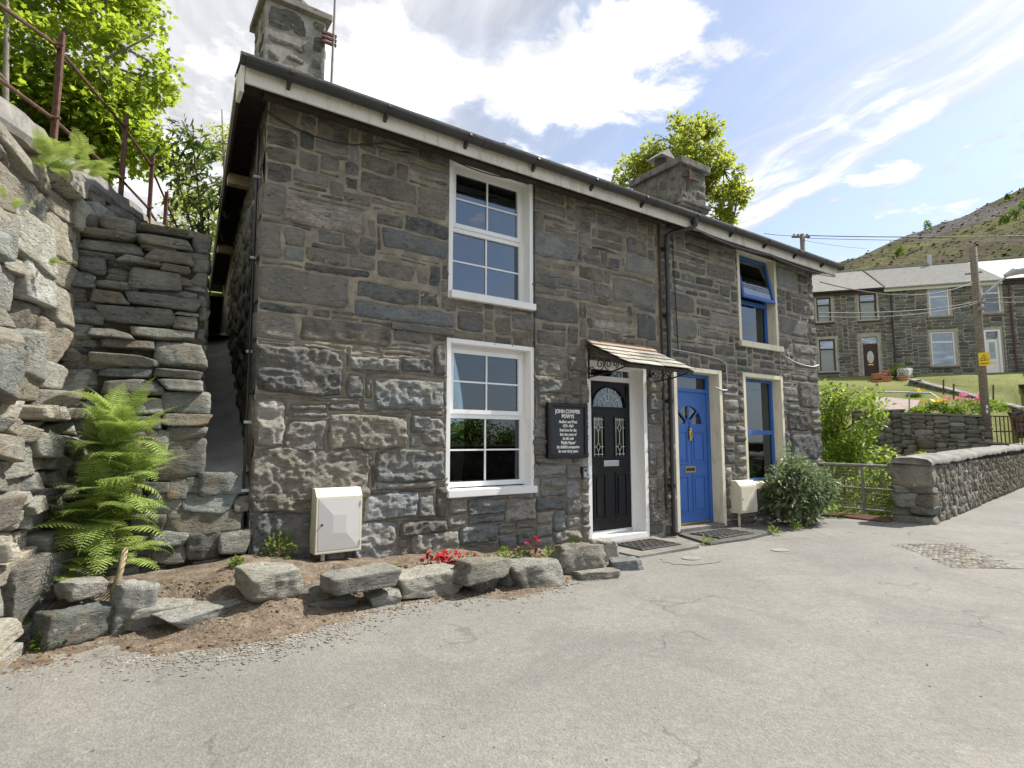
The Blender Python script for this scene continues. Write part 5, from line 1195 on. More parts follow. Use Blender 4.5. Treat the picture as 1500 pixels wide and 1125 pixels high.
for k, (u, v, nf, lab) in enumerate(((650, 815, 9, 'bronze leaved begonia with a mass of red flowers above the flat slab'), (628, 817, 5, 'small red begonia left of the big begonia'), (672, 812, 6, 'small red begonia right of the big begonia'), (535, 832, 2, 'tiny begonia with pink red blooms right of the meter box pipe'), (782, 796, 3, 'small begonia with red blooms near the foot of the plaque wall'))):
    tuft('begonia', lab, bed_at(u, v, .12), .13 if nf > 4 else .08, .17, 70 if nf > 4 else 30, .05, LEAF4, leaf_red, 110+k, 'flower', 'red begonias in the bed', nf*2, petal_red, .034)
for k, (u, v, r, lab) in enumerate(((575, 826, .12, 'low green weed left of the red begonias'), (690, 806, .10, 'leafy green plant right of the red begonias'), (740, 805, .12, 'low green plant in the middle of the bed'), (765, 800, .10, 'dark green plant with lilac blooms below the plaque'), (810, 797, .12, 'low green cushion plant by the tall boulder'), (375, 800, .14, 'bushy little weed at the foot of the gable corner'), (20, 945, .14, 'patch of small green weeds at the left road edge'), (75, 950, .09, 'little clover weed in front of the dark boulder'), (345, 845, .05, 'single broad weed leaf on the soil'), (840, 780, .10, 'dry brownish plant beside the tall boulder'))):
    p = bed_at(u, v, .12) if v < 900 else np.append(gp(u, v, -.09)[:2], -.09)
    tuft('weed', lab, p, r*1.15, r*1.5, int(1500*r), .038, LEAF4, leaf_weed if k != 3 else leaf_dark, 130+k, 'plant', 'small plants in the bed', 4 if k == 3 else None, petal_pink, .018)
for k, (u, v, lab) in enumerate(((1037, 797, 'green weed growing at the edge of the blue door slab'), (1135, 782, 'leafy weed at the road edge below the shrub'), (1165, 775, 'small weed in front of the shrub base'))):
    p = gp(u, v, -.15); tuft('weed', lab, p, .10, .09, 60, .06, LEAFN, leaf_weed, 150+k, 'plant', 'weeds on the road edge')
# shrub below the blue window
sb = np.array([8.15, -.42, -.16]); cl_ = np.concatenate([ell((8.15, -.45, .42), (.62, .34, .50), 46, 160, .3), ell((8.5, -.5, .30), (.38, .28, .40), 20, 161, .3), ell((7.75, -.4, .30), (.28, .24, .35), 12, 162, .3)])
stm = [[sb, sb+np.array([.02, 0, .5]), sb+np.array([.0, 0, .95])]]+[[sb, sb+np.array([dx, -.05, .4]), sb+np.array([dx*1.5, -.08, .8])] for dx in (-.3, .3, .15, -.15)]
tree('shrub', 'bushy grey green shrub with narrow leaves below the blue window', sb, stm, cl_, 60, .115, LEAFN, leaf_sage, bark_brown, 165, .02, None, (.14, .24), .006, 'shrub')
tuft('ivy', 'low leafy weed trailing at the far corner of the cottage', (9.6, -.3, -.16), .25, .25, 120, .07, LEAF4, leaf_weed, 166, 'plant')
# ------------------------------------------------------------------ roadside wall beyond the cottages
WD = np.array([.9906, .137, 0]); WN = np.array([.137, -.9906, 0]); WO = np.array([9.92, -1.67, -.17])
rw = thing('roadside_wall', 'low rubble wall with rounded cement coping at the road side', 'wall', tuple(WO))
WL = 16.; wh = lambda s: 1.02+.012*s
wf = lambda s, z, h=0.: WO+WD*s+WN*h+np.array([0, 0, z])
m = MB(); m.prism([wf(.1, -.2, -.10), wf(WL, -.2, -.10), wf(WL, wh(WL)-.08, -.10), wf(.1, wh(0)-.08, -.10)], -WN*.36); m.build('core', mortar_dark, rw)
WP = pack(WL-.3, .96, .035, [], rng, (.07, .26), (.07, .2), .30, 0.)
WP.sort(key=lambda r: r[0])
near = [r for r in WP if (r[1]-r[0])*(r[3]-r[2]) > .004][:215]; rest = [r for r in WP if r not in near]
wq = math.atan2(WD[1], WD[0])
rubble(rw, wf, near, 6000, stone_bank, .18, wq, 4, .02, .006, .10, .25, 7)
V = []; Fq = []; b = 0
for i, r in enumerate(rest):
    v_, f_ = rock_data(r[1]-r[0]+.01, .18, r[3]-r[2]+.01, 6400+i, 3, 5, .1, 6.); c, s_ = math.cos(wq), math.sin(wq); v_ = v_ @ np.array([[c, s_, 0], [-s_, c, 0], [0, 0, 1]])+wf((r[0]+r[1])/2, (r[2]+r[3])/2, -.09+rng.uniform(-.02, .02)); V.append(v_); Fq.append(f_+b); b += len(v_)
tag(mesh_obj('far_stones', np.concatenate(V), np.concatenate(Fq), stone_bank, rw), kind='stuff')
# end pillar face: large flat blocks
we = lambda x, z, h=0.: WO-WN*x-WD*h+np.array([0, 0, z])
EP = [(0, .56, .62, 1.0), (0, .34, .50, .62), (.34, .56, .50, .62), (0, .24, .30, .50), (.24, .56, .26, .50), (0, .32, .16, .30), (.32, .56, .14, .26), (0, .56, .0, .14)]
EP = [(a-.02, b_+.0, c-.02, d_-.02) for a, b_, c, d_ in EP]
rubble(rw, we, EP, 6900, stone_slate, .36, wq+math.pi/2, 7, .015, .006, .05, .03, 5, .02)
cp = []; ss = np.linspace(-.06, WL, 160); prof = [(.05, .0), (.06, .05), (.0, .10), (-.22, .14), (-.46, .11), (-.54, .05), (-.54, .0)]
for s in ss:
    e_ = 1 if s > 0 else .8
    for h, dz in prof: cp.append(wf(s, wh(s)-.06+dz*e_+.030*float(fbm(np.array([[s*4, h*6, 0]]), 4, 7)[0]), h+.02*float(fbm(np.array([[s*5, h*3, 4]]), 3, 8)[0])))
k = len(prof); f = [[i*k+j, (i+1)*k+j, (i+1)*k+j+1, i*k+j+1] for i in range(len(ss)-1) for j in range(k-1)]+[list(range(k))[::-1]]
mesh_obj('coping', cp, f, coping_mat, rw, True)
# mesh gate / railing between cottage corner and wall
GA = np.array([10.25, .25, -.10]); GB = np.array([10.40, -1.16, -.12]); gdv = GB-GA
gt = thing('mesh_railing', 'grey steel railing with square wire mesh between cottage and wall', 'railing', tuple((GA+GB)/2))
gpt = lambda s, z: tuple(GA+gdv*s+np.array([0, 0, z]))
for z in (.04, .42, .84): MB().tube([gpt(0, z), gpt(1, z)], .020 if z != .84 else .026, 8).build('rail', galv_old, gt)
for s in (0.02, .5, .98): MB().tube([gpt(s, -.12), gpt(s, .85)], .026, 8).build('post', galv_old, gt)
for i in range(1, 24): 
    if i != 12: MB().tube([gpt(i/24, .05), gpt(i/24, .84)], .004, 4).build('wire', galv_old, gt)
for j in range(1, 14):
    if j != 7: MB().tube([gpt(0, .04+j*.0575), gpt(1, .04+j*.0575)], .004, 4).build('wire', galv_old, gt)
pt = thing('metal_plate', 'rusty ribbed steel plate on the ground before the mesh railing', 'plate', (9.9, -.5, -.16))
for k in range(5):
    a = np.array([9.55+.13*k, -1.14+.02*k]); b_ = np.array([9.62+.13*k, .02])
    MB().prism([(a[0], a[1], -.175), (a[0]+.118, a[1], -.175), (b_[0]+.118, b_[1], -.165), (b_[0], b_[1], -.165)], (0, 0, .025)).build('strip', rust, pt)
# bright bush in the gully behind the railing
bb = np.array([12.6, .9, -1.6])
tree('hedge_bush', 'large yellow green bush in the gully behind the mesh railing', bb, [[bb, bb+np.array([.1, .1, 1.6]), bb+np.array([.2, .1, 3.0])], [bb, bb+np.array([.5, -.7, 1.5]), bb+np.array([.8, -1.2, 2.2])], [bb, bb+np.array([-.2, .7, 1.6]), bb+np.array([-.2, 1., 2.6])]],
     np.concatenate([ell((12.4, .55, .05), (.9, 1.4, 1.0), 95, 171, .3), ell((12.6, .8, 1.5), (.8, .75, 1.0), 55, 172, .3), ell((13.3, -.4, .4), (.8, .5, .5), 16, 174), ell((12.3, 1.2, 1.2), (.5, .5, 1.2), 26, 173)]), 60, .10, LEAF4, leaf_bush, bark_brown, 175, .03, None, (.20, .34), .01, 'bush')
# ------------------------------------------------------------------ terrace across the gully
TE3 = np.array([TE[0], TE[1], 0]); TN3 = np.array([TN[0], TN[1], 0]); TO = np.array([T0[0], T0[1], 4.75])
TF = Frame(TO, TE3, TN3)
tp_ = lambda s, z, h=0.: TO+TE3*s+TN3*h+np.array([0, 0, z])
trot = math.atan2(TE[1], TE[0])
unit = []; glass_clear = glass_mat('clear_glass', (.95, .97, .96), 1.45)
for k in range(6):
    V, Fq = rock_data(1, 1, 1, 7000+k, 3, 4, .05, 10., 0.); me = bpy.data.meshes.new('stone'); me.from_pydata([tuple(q) for q in V], [], [list(map(int, f)) for f in Fq]); me.update(); me.materials.append(stone_far); unit.append(me)
def tbox(name, s0, s1, z0, z1, h0, h1, mt, parent):
    m = MB(); m.prism([tp_(s0, z0, h0), tp_(s1, z0, h0), tp_(s1, z1, h0), tp_(s0, z1, h0)], TN3*(h1-h0)); return m.build(name, mt, parent)
def tring(name, s0, s1, z0, z1, h0, h1, w_, mt, parent, bottom=True):
    m = MB()
    for (a, b_, c, d_) in [(s0, s0+w_, z0, z1), (s1-w_, s1, z0, z1), (s0+w_, s1-w_, z1-w_, z1)]+([(s0+w_, s1-w_, z0, z0+w_)] if bottom else []): m.prism([tp_(a, c, h0), tp_(b_, c, h0), tp_(b_, d_, h0), tp_(a, d_, h0)], TN3*(h1-h0))
    return m.build(name, mt, parent)
def tpx(u, v):
    p = on_plane(u, v, TO, TN3); return float((p-TO) @ TE3), float(p[2]-TO[2])
def trect(u0, v0, u1, v1):
    a = tpx(u0, v0); b_ = tpx(u1, v1); return (a[0], b_[0], b_[1], a[1])
EAVE = tpx(1298, 424)[1]; ridge_h = 2.05; DEP = 3.6
def terr_house(s0, s1, label, wins, door, trim, frame_m, door_m, roof_m, gut_m):
    h = thing('terrace_house', label, 'house', tuple(tp_((s0+s1)/2, 0)), 'terrace houses across the gully')
    holes_ = [trect(*w_[:4]) for w_ in wins]+([trect(*door[:4])] if door else [])
    xs_ = sorted({s0, s1, *[min(max(q_[i], s0), s1) for q_ in holes_ for i in (0, 1)]}); zs_ = sorted({-.6, EAVE, *[q_[i] for q_ in holes_ for i in (2, 3)]}); m = MB()
    for a, b_ in zip(xs_, xs_[1:]):
        for c, d_ in zip(zs_, zs_[1:]):
            if not any(q_[0] <= (a+b_)/2 <= q_[1] and q_[2] <= (c+d_)/2 <= q_[3] for q_ in holes_): m.prism([tp_(a, c, -.35), tp_(b_, c, -.35), tp_(b_, d_, -.35), tp_(a, d_, -.35)], TN3*.35)
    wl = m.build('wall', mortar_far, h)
    st_ = [r for r in pack(s1-s0, EAVE+.45, .09, [grow(q_, .14) for q_ in holes_], rng, (.22, .62), (.17, .28), s0, -.45)]
    st_.sort(key=lambda r: -(r[1]-r[0])*(r[3]-r[2]))
    for r in st_[:300]:
        o = bpy.data.objects.new('stone', rng.choice(unit)); link(o, wl); P_ = tp_((r[0]+r[1])/2, (r[2]+r[3])/2, .0)
        o.matrix_basis = Matrix.Translation(Vector(P_)) @ Matrix.Rotation(trot, 4, 'Z') @ Matrix.Diagonal((r[1]-r[0]-.055, .08+rng.uniform(-.03, .03), r[3]-r[2]-.05, 1))
    mm = MB()
    for r in st_[300:]: mm.prism([tp_(r[0]+.02, r[2]+.02, 0), tp_(r[1]-.02, r[2]+.02, 0), tp_(r[1]-.02, r[3]-.02, 0), tp_(r[0]+.02, r[3]-.02, 0)], TN3*.04)
    if mm.v: tag(mm.build('small_stones', stone_far, wl), kind='stuff')
    for w_ in wins:
        r = trect(*w_[:4]); a = tring('window', r[0], r[1], r[2], r[3], -.06, .0, .075, frame_m, h)
        tring('surround', r[0]-.10, r[1]+.10, r[2]-.02, r[3]+.12, -.02, .055, .10, mortar_far, a)
        zt2 = r[2]+(r[3]-r[2])*.70; gl_ = glass_clear if len(w_) > 4 else glass_up
        tbox('transom', r[0]+.075, r[1]-.075, zt2-.035, zt2+.035, -.06, -.005, frame_m, a)
        tbox('pane', r[0]+.075, r[1]-.075, r[2]+.075, zt2-.035, -.045, -.035, gl_, a); tbox('pane', r[0]+.075, r[1]-.075, zt2+.035, r[3]-.075, -.045, -.035, glass_up, a)
        tbox('sill', r[0]-.14, r[1]+.14, r[2]-.11, r[2]-.021, -.02, .10, maroon if trim is maroon else slate_roof, a)
        bk = tbox('room', r[0]+.03, r[1]-.03, r[2]+.03, r[3]-.03, -.34, -.30, room_mat, a)
        if len(w_) > 4: tbox('net_curtain', r[0]+.08, r[1]-.08, r[2]+.08, r[2]+(r[3]-r[2])*w_[4], -.12, -.10, net_white, a)
    if door:
        r = trect(*door[:4]); d_ = tbox('door', r[0]+.10, r[1]-.10, r[2], r[2]+(r[3]-r[2])*.80, -.12, -.06, door_m, h)
        tring('door_frame', r[0], r[1], r[2], r[3], -.14, .05, .09, mortar_far if trim is maroon else frame_m, d_, False)
        tbox('fanlight', r[0]+.1, r[1]-.1, r[2]+(r[3]-r[2])*.83, r[3]-.09, -.12, -.09, glass_up, d_)
        c_ = (r[0]+r[1])/2; hh = (r[3]-r[2])*.8
        if door[4] == 'oval':
            m = MB(); m.prism([tp_(c_+.17*math.cos(2*math.pi*i/20), r[2]+hh*.60+.36*math.sin(2*math.pi*i/20), -.055) for i in range(20)], TN3*.01); m.build('pane', net_white, d_)
        else: tbox('pane', r[0]+.24, r[1]-.24, r[2]+hh*.48, r[2]+hh*.93, -.055, -.045, glass, d_)
        tbox('letter_plate', c_-.14, c_+.14, r[2]+hh*.36, r[2]+hh*.39, -.055, -.04, brass, d_)
    m = MB(); m.prism([tp_(s0, EAVE-.02, .30), tp_(s1, EAVE-.02, .30), tp_(s1, EAVE+ridge_h, -DEP), tp_(s0, EAVE+ridge_h, -DEP)], (0, 0, .08)); rf = m.build('roof', roof_m, h)
    m = MB(); m.prism([tp_(s0, EAVE+ridge_h, -DEP), tp_(s1, EAVE+ridge_h, -DEP), tp_(s1, EAVE-.02, -2*DEP-.3), tp_(s0, EAVE-.02, -2*DEP-.3)], (0, 0, .08)); m.build('roof', roof_m, h)
    # slate courses as real steps on the visible slope
    a = np.array(tp_(s0, EAVE-.02, .30)); b_ = np.array(tp_(s0, EAVE+ridge_h, -DEP)); sl_ = b_-a; L_ = np.linalg.norm(sl_); sl_ /= L_; nn = np.cross(TE3, sl_); nn = nn if nn[2] > 0 else -nn; m = MB(); nr = int(L_/.22)
    for j in range(nr):
        x = s0-(.17 if j % 2 else 0.)
        while x < s1:
            xa, xb = max(x+.006, s0), min(x+.334, s1); x += .34
            if xb-xa > .03:
                o_ = a+TE3*(xa-s0)+sl_*(j*.22); m.prism([o_+nn*.095, o_+TE3*(xb-xa)+nn*.095, o_+TE3*(xb-xa)+sl_*.235+nn*.085, o_+sl_*.235+nn*.085], nn*.012)
    tag(m.build('slates', roof_m, rf), kind='stuff')
    m = MB(); m.tube([tp_(s0, EAVE+ridge_h+.1, -DEP), tp_(s1, EAVE+ridge_h+.1, -DEP)], .10, 6); m.build('ridge', slate_roof, rf)
    tbox('fascia_board', s0, s1, EAVE-.17, EAVE-.01, .16, .20, trim, h)
    m = MB(); m.tube([tp_(s0, EAVE+.02, .33), tp_(s1, EAVE+.02, .33)], .055, 8); m.build('gutter', gut_m, h)
    return h
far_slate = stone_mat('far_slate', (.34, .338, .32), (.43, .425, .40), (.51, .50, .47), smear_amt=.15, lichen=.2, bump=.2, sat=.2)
glare_slate = stone_mat('glare_slate', (.42, .42, .42), (.55, .55, .54), (.66, .66, .65), smear_amt=.0, lichen=.0, bump=.1); glare_slate.node_tree.nodes['Principled BSDF'].inputs['Roughness'].default_value = .35  # sun glare put into the colour: paler copy of the terrace slate
sA = tpx(1298, 500)[0]; sC = tpx(1473, 500)[0]
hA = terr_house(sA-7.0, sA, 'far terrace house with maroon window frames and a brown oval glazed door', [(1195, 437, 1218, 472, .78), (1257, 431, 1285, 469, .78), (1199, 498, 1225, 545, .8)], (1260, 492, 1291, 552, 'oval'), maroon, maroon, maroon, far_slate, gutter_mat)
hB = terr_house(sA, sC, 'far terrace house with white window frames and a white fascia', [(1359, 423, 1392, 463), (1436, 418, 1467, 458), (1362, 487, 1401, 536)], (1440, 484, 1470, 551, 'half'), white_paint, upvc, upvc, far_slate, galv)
hC = terr_house(sC, sC+6.5, 'far terrace house with sun glare coloured into its pale roof at the right edge', [(1510, 415, 1545, 455), (1560, 484, 1600, 535)], None, maroon, upvc, upvc, glare_slate, gutter_mat)
MB().tube([tp_(sA+.35, EAVE-.1, .12), tp_(sA+.35, .0, .12)], .045, 8).build('downpipe', black_plastic, hB)
MB().tube([tp_(sC+.30, EAVE-.1, .12), tp_(sC+.35, 0., .12)], .05, 8).build('downpipe', purple_paint, hC)
for s, par in ((sA-2.6, hA), (sC-1.9, hB)):
    MB().tube([tp_(s, EAVE+ridge_h-.1, -DEP), tp_(s, EAVE+ridge_h+.75, -DEP)], .11, 8).build('flue_pipe', galv, par)
MB().tube([tp_(sA, EAVE+.1, .30), tp_(sA, EAVE+ridge_h+.14, -DEP)], .04, 5).build('roof_seam', slate_roof, hB)
# garden in front: lawn wall, walls with stepped slate coping, gravel, steps, pots, rail
def strip_wall(name, label, A, B, h, th, copm, seed, stones=True, cop_th=.06, capn=None, mt=None):
    A = np.array(A, float); B = np.array(B, float); L_ = np.linalg.norm((B-A)[:2]); d_ = (B-A)/L_; dd = d_*np.array([1, 1, 0]); nn = np.array([dd[1], -dd[0], 0]); nn = nn/np.linalg.norm(nn)
    if nn @ (CAM-A) < 0: nn = -nn
    t_ = thing(name, label, 'wall', tuple(A)); m = MB(); m.prism([A-np.array([0, 0, h]), B-np.array([0, 0, h]), B, A], -nn*th); co = m.build('core', mortar_dark, t_)
    if stones:
        pk = pack(L_, h, .07, [], rng, (.16, .46), (.10, .24)); q_ = math.atan2(dd[1], dd[0])
        rubble(t_, lambda s, z, hh: A+d_*s+np.array([0, 0, z-h])+nn*hh, pk[:290], seed, mt or stone_bank, .2, q_, 3, .02, .0, .08, .05, 5, .1)
    k = capn or max(2, int(L_/.55))
    for i in range(k):
        a = A+d_*(L_*i/k+.006); b_ = A+d_*(L_*(i+1)/k-.006); j = np.array([0, 0, rng.uniform(-.012, .012)])
        m = MB(); m.prism([a+nn*.14+j, b_+nn*.14+j, b_-nn*(th+.04)+j, a-nn*(th+.04)+j], (0, 0, cop_th)); m.build('coping_stone', copm, t_)
    return t_
strip_wall('garden_wall', 'long garden wall with pale coping sloping down in front of the lawn', at(1332, 556, 27), at(1520, 606, 21.5), 1.1, .3, coping_mat, 8000)
strip_wall('garden_wall', 'dark garden wall with concrete coping below the flower bed', at(1322, 607, 19.5), at(1452, 611, 18.5), 1.4, .3, concrete, 8300, mt=stone_slate)
# two walls topped with big overlapping slates
for (pts, lab, sd) in (([at(1250, 626, 18.2), at(1345, 640, 17.4)], 'garden wall topped with upright dark slates behind the bush', 8500), ([at(1345, 644, 17.2), at(1478, 651, 16.2)], 'garden wall topped with flat dark slates above the roadside wall', 8600)):
    strip_wall('garden_wall', lab, pts[0], pts[1], 1.6, .3, stone_slate, sd, cop_th=.05, capn=9, mt=stone_slate)
strip_wall('garden_wall', 'low dark stone wall behind the yellow green bush', at(1250, 604, 21), at(1325, 602, 20.5), 1.2, .3, stone_slate, 8700, mt=stone_slate)
tag(mesh_obj('path', [at(1283, 603, 21.5), at(1338, 603, 21.2), at(1352, 580, 25.5), at(1282, 578, 26)], [[0, 1, 2, 3]], gravel_pink), kind='structure')
pv = at(1335, 560, 27); 
lawn = []
sheet('lawn', np.linspace(28, 46, 60), np.linspace(-6, 10, 60), lambda x, y: np.interp(terr_q(x, y), [0, 1, 9], [4.70, 4.62, 3.0])+.04*fbm(np.stack([x*3, y*3, x*0], 1), 2, 3)+.06, grass, keep=lambda x, y: (terr_q(x, y) < 6.2) & (terr_q(x, y) > .1) & ((x-T0[0])*TE[0]+(y-T0[1])*TE[1] > .9))
strip_wall('garden_wall', 'low dark wall under the flower pots by the brown door', at(1284, 562, 29.5), at(1338, 562, 28.5), .9, .3, slate_roof, 8800, mt=stone_slate)
def pot(u, v, dep, r, h, label, seed, plant=0):
    P_ = at(u, v, dep); t_ = thing('flower_pot', label, 'flower pot', tuple(P_), 'terracotta pots by the brown door'); P_ = Vector(P_)
    m = MB(); m.tube([P_, P_+Vector((0, 0, h*.8)), P_+Vector((0, 0, h*.8)), P_+Vector((0, 0, h))], [r*.72, r*.95, r*1.08, r*1.08], 14); m.build('pot', terracotta, t_)
    MB().tube([P_+Vector((0, 0, h*.9)), P_+Vector((0, 0, h*1.01))], r*.95, 12).build('earth', soil, t_)
pot(1287, 556, 29.0, .30, .30, 'wide terracotta bowl left of the brown door step', 1); pot(1300, 551, 29.2, .22, .28, 'small red flower pot right of the brown door step', 2); pot(1299, 561, 28.6, .26, .32, 'pale terracotta pot on the front of the low wall', 3); pot(1323, 560, 28.4, .24, .30, 'red flower pot near the white step', 4); pot(1285, 564, 28.4, .20, .22, 'small pot at the left end of the low wall', 5)
tuft('potted_shrub', 'dark green rounded plant between the flower pots and the white window house', at(1318, 556, 29.2), .75, .75, 900, .16, LEAFN, leaf_dark, 201, 'plant')
tag(MB().box(0, .6, 0, .5, 0, .6, .01).build('white_step', white_paint), 'small white block at the top of the sloping garden wall', 'step').location = at(1331, 556, 28.6)
hr = thing('handrail', 'galvanised tube handrail bending down the garden steps', 'handrail', tuple(at(1332, 600, 21)))
MB().tube([at(1279, 574, 22.5), at(1332, 575, 22), at(1363, 576, 21.5), at(1368, 579, 21.3), at(1405, 606, 19.8)], .035, 8).build('rail', galv, hr)
for (u, v0, v1, d_) in ((1332, 576, 600, 22), (1402, 604, 620, 19.9)): MB().tube([at(u, v0, d_), at(u, v1, d_)], .03, 8).build('post', galv, hr)
for k, (u, v, n_, fm, r, lab) in enumerate(((1420, 596, 10, petal_pink, .75, 'peony bush with pink blooms beside the telegraph pole'), (1395, 600, 0, None, .5, 'leafy green plant left of the pink peony'), (1372, 590, 5, petal_yellow, .45, 'low plant with yellow flowers below the sloping wall'), (1452, 592, 0, None, .6, 'leafy lime plant right of the telegraph pole'), (1340, 572, 3, petal_yellow, .4, 'straggly green plant by the top of the handrail'), (1345, 598, 0, None, .4, 'small green plant beside the handrail post'))):
    tuft('garden_plant', lab, at(u, v+12, 20.0 if k != 4 else 25), r, r*.75, 520, .11, LEAF4, leaf_weed if k else leaf_far, 210+k, 'plant', 'flower bed plants in the far garden', n_ or None, fm, .17)
for k, (u, v0, v1) in enumerate(((1382, 578, 556), (1397, 586, 562), (1455, 590, 565))):
    tag(MB().tube([at(u, v0, 22.5), at(u, v1, 22.5)], .03, 6).build('garden_post', rust), ['left', 'middle', 'right'][k]+'most rusty iron stake along the lawn wall', 'post', 'rusty stakes by the lawn')
rgt = thing('rusty_gate', 'rusty barred iron gate at the right edge beyond the wall', 'gate', tuple(at(1480, 655, 18)))
for i in range(10):
    a = at(1458+i*6, 610, 18.2-.05*i); MB().tube([a, a-np.array([0, 0, 1.15])], .018, 5).build('bar', rust, rgt)
for v in (610, 632): MB().tube([at(1455, v, 18.2), at(1520, v, 17.7)], .025, 6).build('rail', rust, rgt)
# ------------------------------------------------------------------ poles and wires
def pole(label, base, top, r):
    t_ = thing('telegraph_pole', label, 'telegraph pole', tuple(base), 'wooden telegraph poles'); MB().tube([base, (np.array(base)+np.array(top))/2, top], [r, r*.9, r*.78], 12).build('shaft', pole_wood, t_, True); return t_
pb = at(1450, 690, 18.6); pt_ = at(1425, 362, 18.2)
tpo = pole('weathered wooden telegraph pole with street light and yellow sign', pb, pt_, .13)
lerp = lambda a, b, t_: np.array(a)*(1-t_)+np.array(b)*t_
toC = CAM-pb; toC[2] = 0; toC /= np.linalg.norm(toC); rgt_ = np.cross((0, 0, 1.), toC)*1.0
if rgt_ @ _r < 0: rgt_ = -rgt_
ax = at(1442, 528, 18.4)+toC*.32
m = MB(); w2 = .14; m.prism([ax-rgt_*w2/1-np.array([0, 0, .20]), ax+rgt_*w2-np.array([0, 0, .20]), ax+rgt_*w2+np.array([0, 0, .22]), ax-rgt_*w2+np.array([0, 0, .22])], toC*.012); sg = m.build('warning_sign', yellow_sign, tpo)
tri = [ax+toC*.0135+rgt_*a+np.array([0, 0, b_]) for a, b_ in ((-.10, -.03), (.10, -.03), (0, .16))]
MB().tube([*tri, tri[0]], .010, 5).build('triangle', black_ink, sg); MB().tube([ax+toC*.0135+rgt_*.01+np.array([0, 0, .08]), ax+toC*.0135-rgt_*.02+np.array([0, 0, .02]), ax+toC*.0135+rgt_*.02+np.array([0, 0, .02]), ax+toC*.0135-rgt_*.0+np.array([0, 0, -.04])], .009, 5).build('bolt_mark', black_ink, sg)
m = MB(); m.box(-.10, .10, -.002, .002, -.012, .012); m.v = [tuple(ax+toC*.014+rgt_*a[0]+np.array([0, 0, -.13+a[2]])) for a in m.v]; m.build('caption_bar', black_ink, sg)
MB().tube([at(1436, 444, 18.2), at(1441, 432, 18.), at(1475, 404, 17.8)], .035, 8).build('lamp_arm', galv, tpo)
MB().tube([at(1472, 404, 17.8), at(1485, 398, 17.75), at(1520, 393, 17.6)], [.06, .12, .10], 10).build('lamp_head', galv, tpo)
m = MB(); c_ = at(1426, 400, 18.25); m.tube([c_-rgt_*.22, c_+rgt_*.22], .03, 6); m.build('crossbar', galv_old, tpo)
for a in (442, 452): MB().tube([at(1433, a, 18.15), at(1443, a, 18.1)], .07, 6).build('junction_box', galv_old, tpo)
for v0, mt2 in ((596, letter_white), (603, letter_white)):
    p_ = at(1446, v0, 18.4)+toC*.152; m = MB(); m.box(-.02, .02, -.004, .004, -.05, .05); m.v = [tuple(p_+rgt_*a[0]+toC*a[1]+np.array([0, 0, a[2]])) for a in m.v]; m.build('tag', mt2, tpo)
b6 = at(1176, 430, 26); pole2 = pole('short wooden pole top with insulators above the far cottage roof', (b6[0], b6[1], -1), at(1175, 343, 26), .13)
for k, u in enumerate((1163, 1169, 1182)): MB().tube([at(u, 347, 25.9), at(u, 343, 25.9)], .06, 6).build('insulator', galv_old, pole2)
MB().tube([at(1160, 347, 26), at(1186, 347, 26)], .05, 6).build('crossarm', pole_wood, pole2)
def wire(a, b_, s, r, label): tag(MB().tube(sag(a, b_, s, 20), r, 5, False).build('overhead_wire', plain('wire_grey_%d' % len(MATS), (.12, .12, .12), .6, .1), None, True), label, 'wire', 'overhead wires')
wire(at(1182, 345, 26), at(1700, 340, 20), .12, .022, 'thick overhead wire running right from the short pole, upper')
wire(at(1182, 349, 26), at(1700, 349, 20), .10, .014, 'overhead wire running right just below the thick one')
wire(at(1178, 352, 26), at(1268, 364, 33), .05, .012, 'thin overhead wire dropping from the short pole to the far roof')
wire(at(1168, 345, 26), at(1120, 342, 20), .03, .014, 'overhead wire running left from the short pole behind the cottage')
wire(at(1428, 412, 18.2), (9.9, -.1, 4.2), .35, .012, 'sagging wire from the telegraph pole to the cottage corner, upper')
wire(at(1434, 441, 18.2), (9.83, -.06, 3.6), .12, .012, 'wire from the telegraph pole to the cottage corner, middle')
wire(at(1434, 443, 18.2), (9.83, -.06, 3.52), .16, .010, 'wire from the telegraph pole to the cottage corner, lower')
wire(at(1434, 438, 18.2), at(1650, 420, 17), .05, .012, 'wire running right from the telegraph pole past the street light')
wire(at(1434, 443, 18.2), at(1650, 436, 17), .05, .012, 'lower wire running right from the telegraph pole')
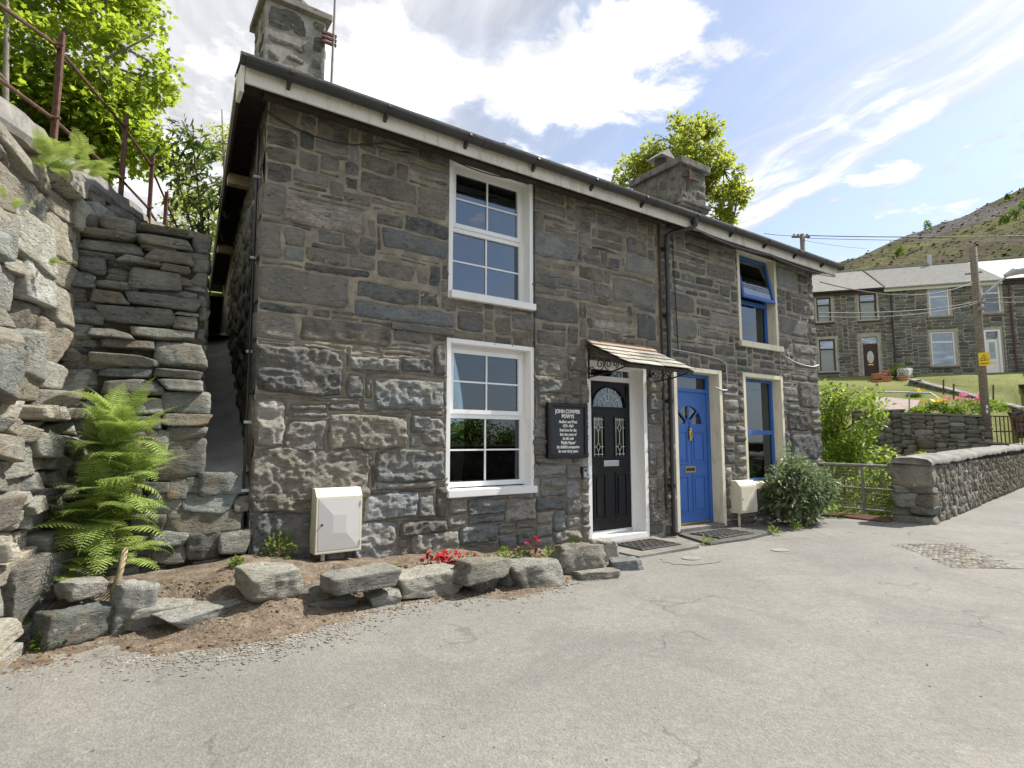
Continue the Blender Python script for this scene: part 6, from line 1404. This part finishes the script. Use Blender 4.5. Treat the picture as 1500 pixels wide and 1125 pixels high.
# bracken and heather on the hill
_hv = np.array([q_.co[:] for q_ in bpy.data.objects['hill'].data.vertices])[:130*60]
def on_hill(rg):
    i = rg.randint(len(_hv)); p = _hv[i]+rg.normal(size=3)*np.array([1.2, 1.2, 0]); return p[0], p[1], p[2]-.15
scatter('bracken', 'green bracken clumps covering the hillside', 3000, on_hill, .55, plain('bracken_green', (.085, .10, .03), .95, .4, .3, .05), 240, .6, 'bracken')
scatter('heather', 'brown heather clumps covering the hillside', 2600, on_hill, .5, plain('heather_brown', (.085, .062, .042), .95, .4, .3, .05), 241, .5, 'heather')
# small trees on the hill
for k, (u, v, h) in enumerate(((1359, 331, 2.6), (1476, 287, 1.6), (1484, 318, 3.2), (1470, 322, 2.4), (1497, 305, 3.0), (1318, 368, 2.2))):
    d_ = 205 if v < 340 and k < 2 else 170; P_ = at(u, v+2, d_); P_[2] -= .8
    tuft('hill_tree', ['lone dark conifer on the skyline of the hill', 'tiny tree near the top right of the hill skyline', 'round green tree on the hill at right', 'small green tree left of the round one on the hill', 'pale green tree at the right edge of the hill', 'small thorn bush on the hill above the far roofs'][k], P_, h*.55, h*1.3, 300, .6, LEAF4, leaf_far, 230+k, 'tree', 'small trees on the hill')
# ------------------------------------------------------------------ across the lane, behind the photographer
strip_wall('lane_wall', 'low stone wall across the lane behind the viewpoint', (-4, -12.2, .95), (34, -10.2, 1.0), 1.3, .4, stone_bank, 9000, stones=False, capn=40)
src = None
for k, (x, y, s) in enumerate(((1.5, -17.5, 1.0), (6.8, -19, 1.15), (12.5, -17, .95), (18.5, -20, 1.2), (25, -18.5, 1.05), (32, -21, 1.25))):
    if src is None:
        b_ = np.array([0., 0, 0]); src = tree('lane_tree', 'tree', b_, [[b_, (.1, .1, 1.8), (.0, .2, 4.2)], [(.1, .1, 1.6), (1.2, .2, 3.4)], [(.1, .1, 1.8), (-1.1, -.3, 3.5)]], np.concatenate([ell((0, 0, 3.6), (2.3, 2.0, 1.7), 90, 301, .3), ell((0, 0, 1.6), (2.2, 1.8, 1.2), 50, 303)]), 70, .2, LEAF4, leaf_far, bark_brown, 302, .16, None, (.5, .8)); o = src
    else:
        o = src.copy(); col.objects.link(o)
        for c in src.children: d_ = c.copy(); col.objects.link(d_); d_.parent = o
    o.location = (x, y-6, -3.5); o.scale = (s*1.2, s*1.2, s*1.0); o.rotation_euler.z = k*1.3
    tag(o, ['first', 'second', 'third', 'fourth', 'fifth', 'sixth'][k]+' tree from the left in the row across the lane', 'tree', 'trees across the lane')
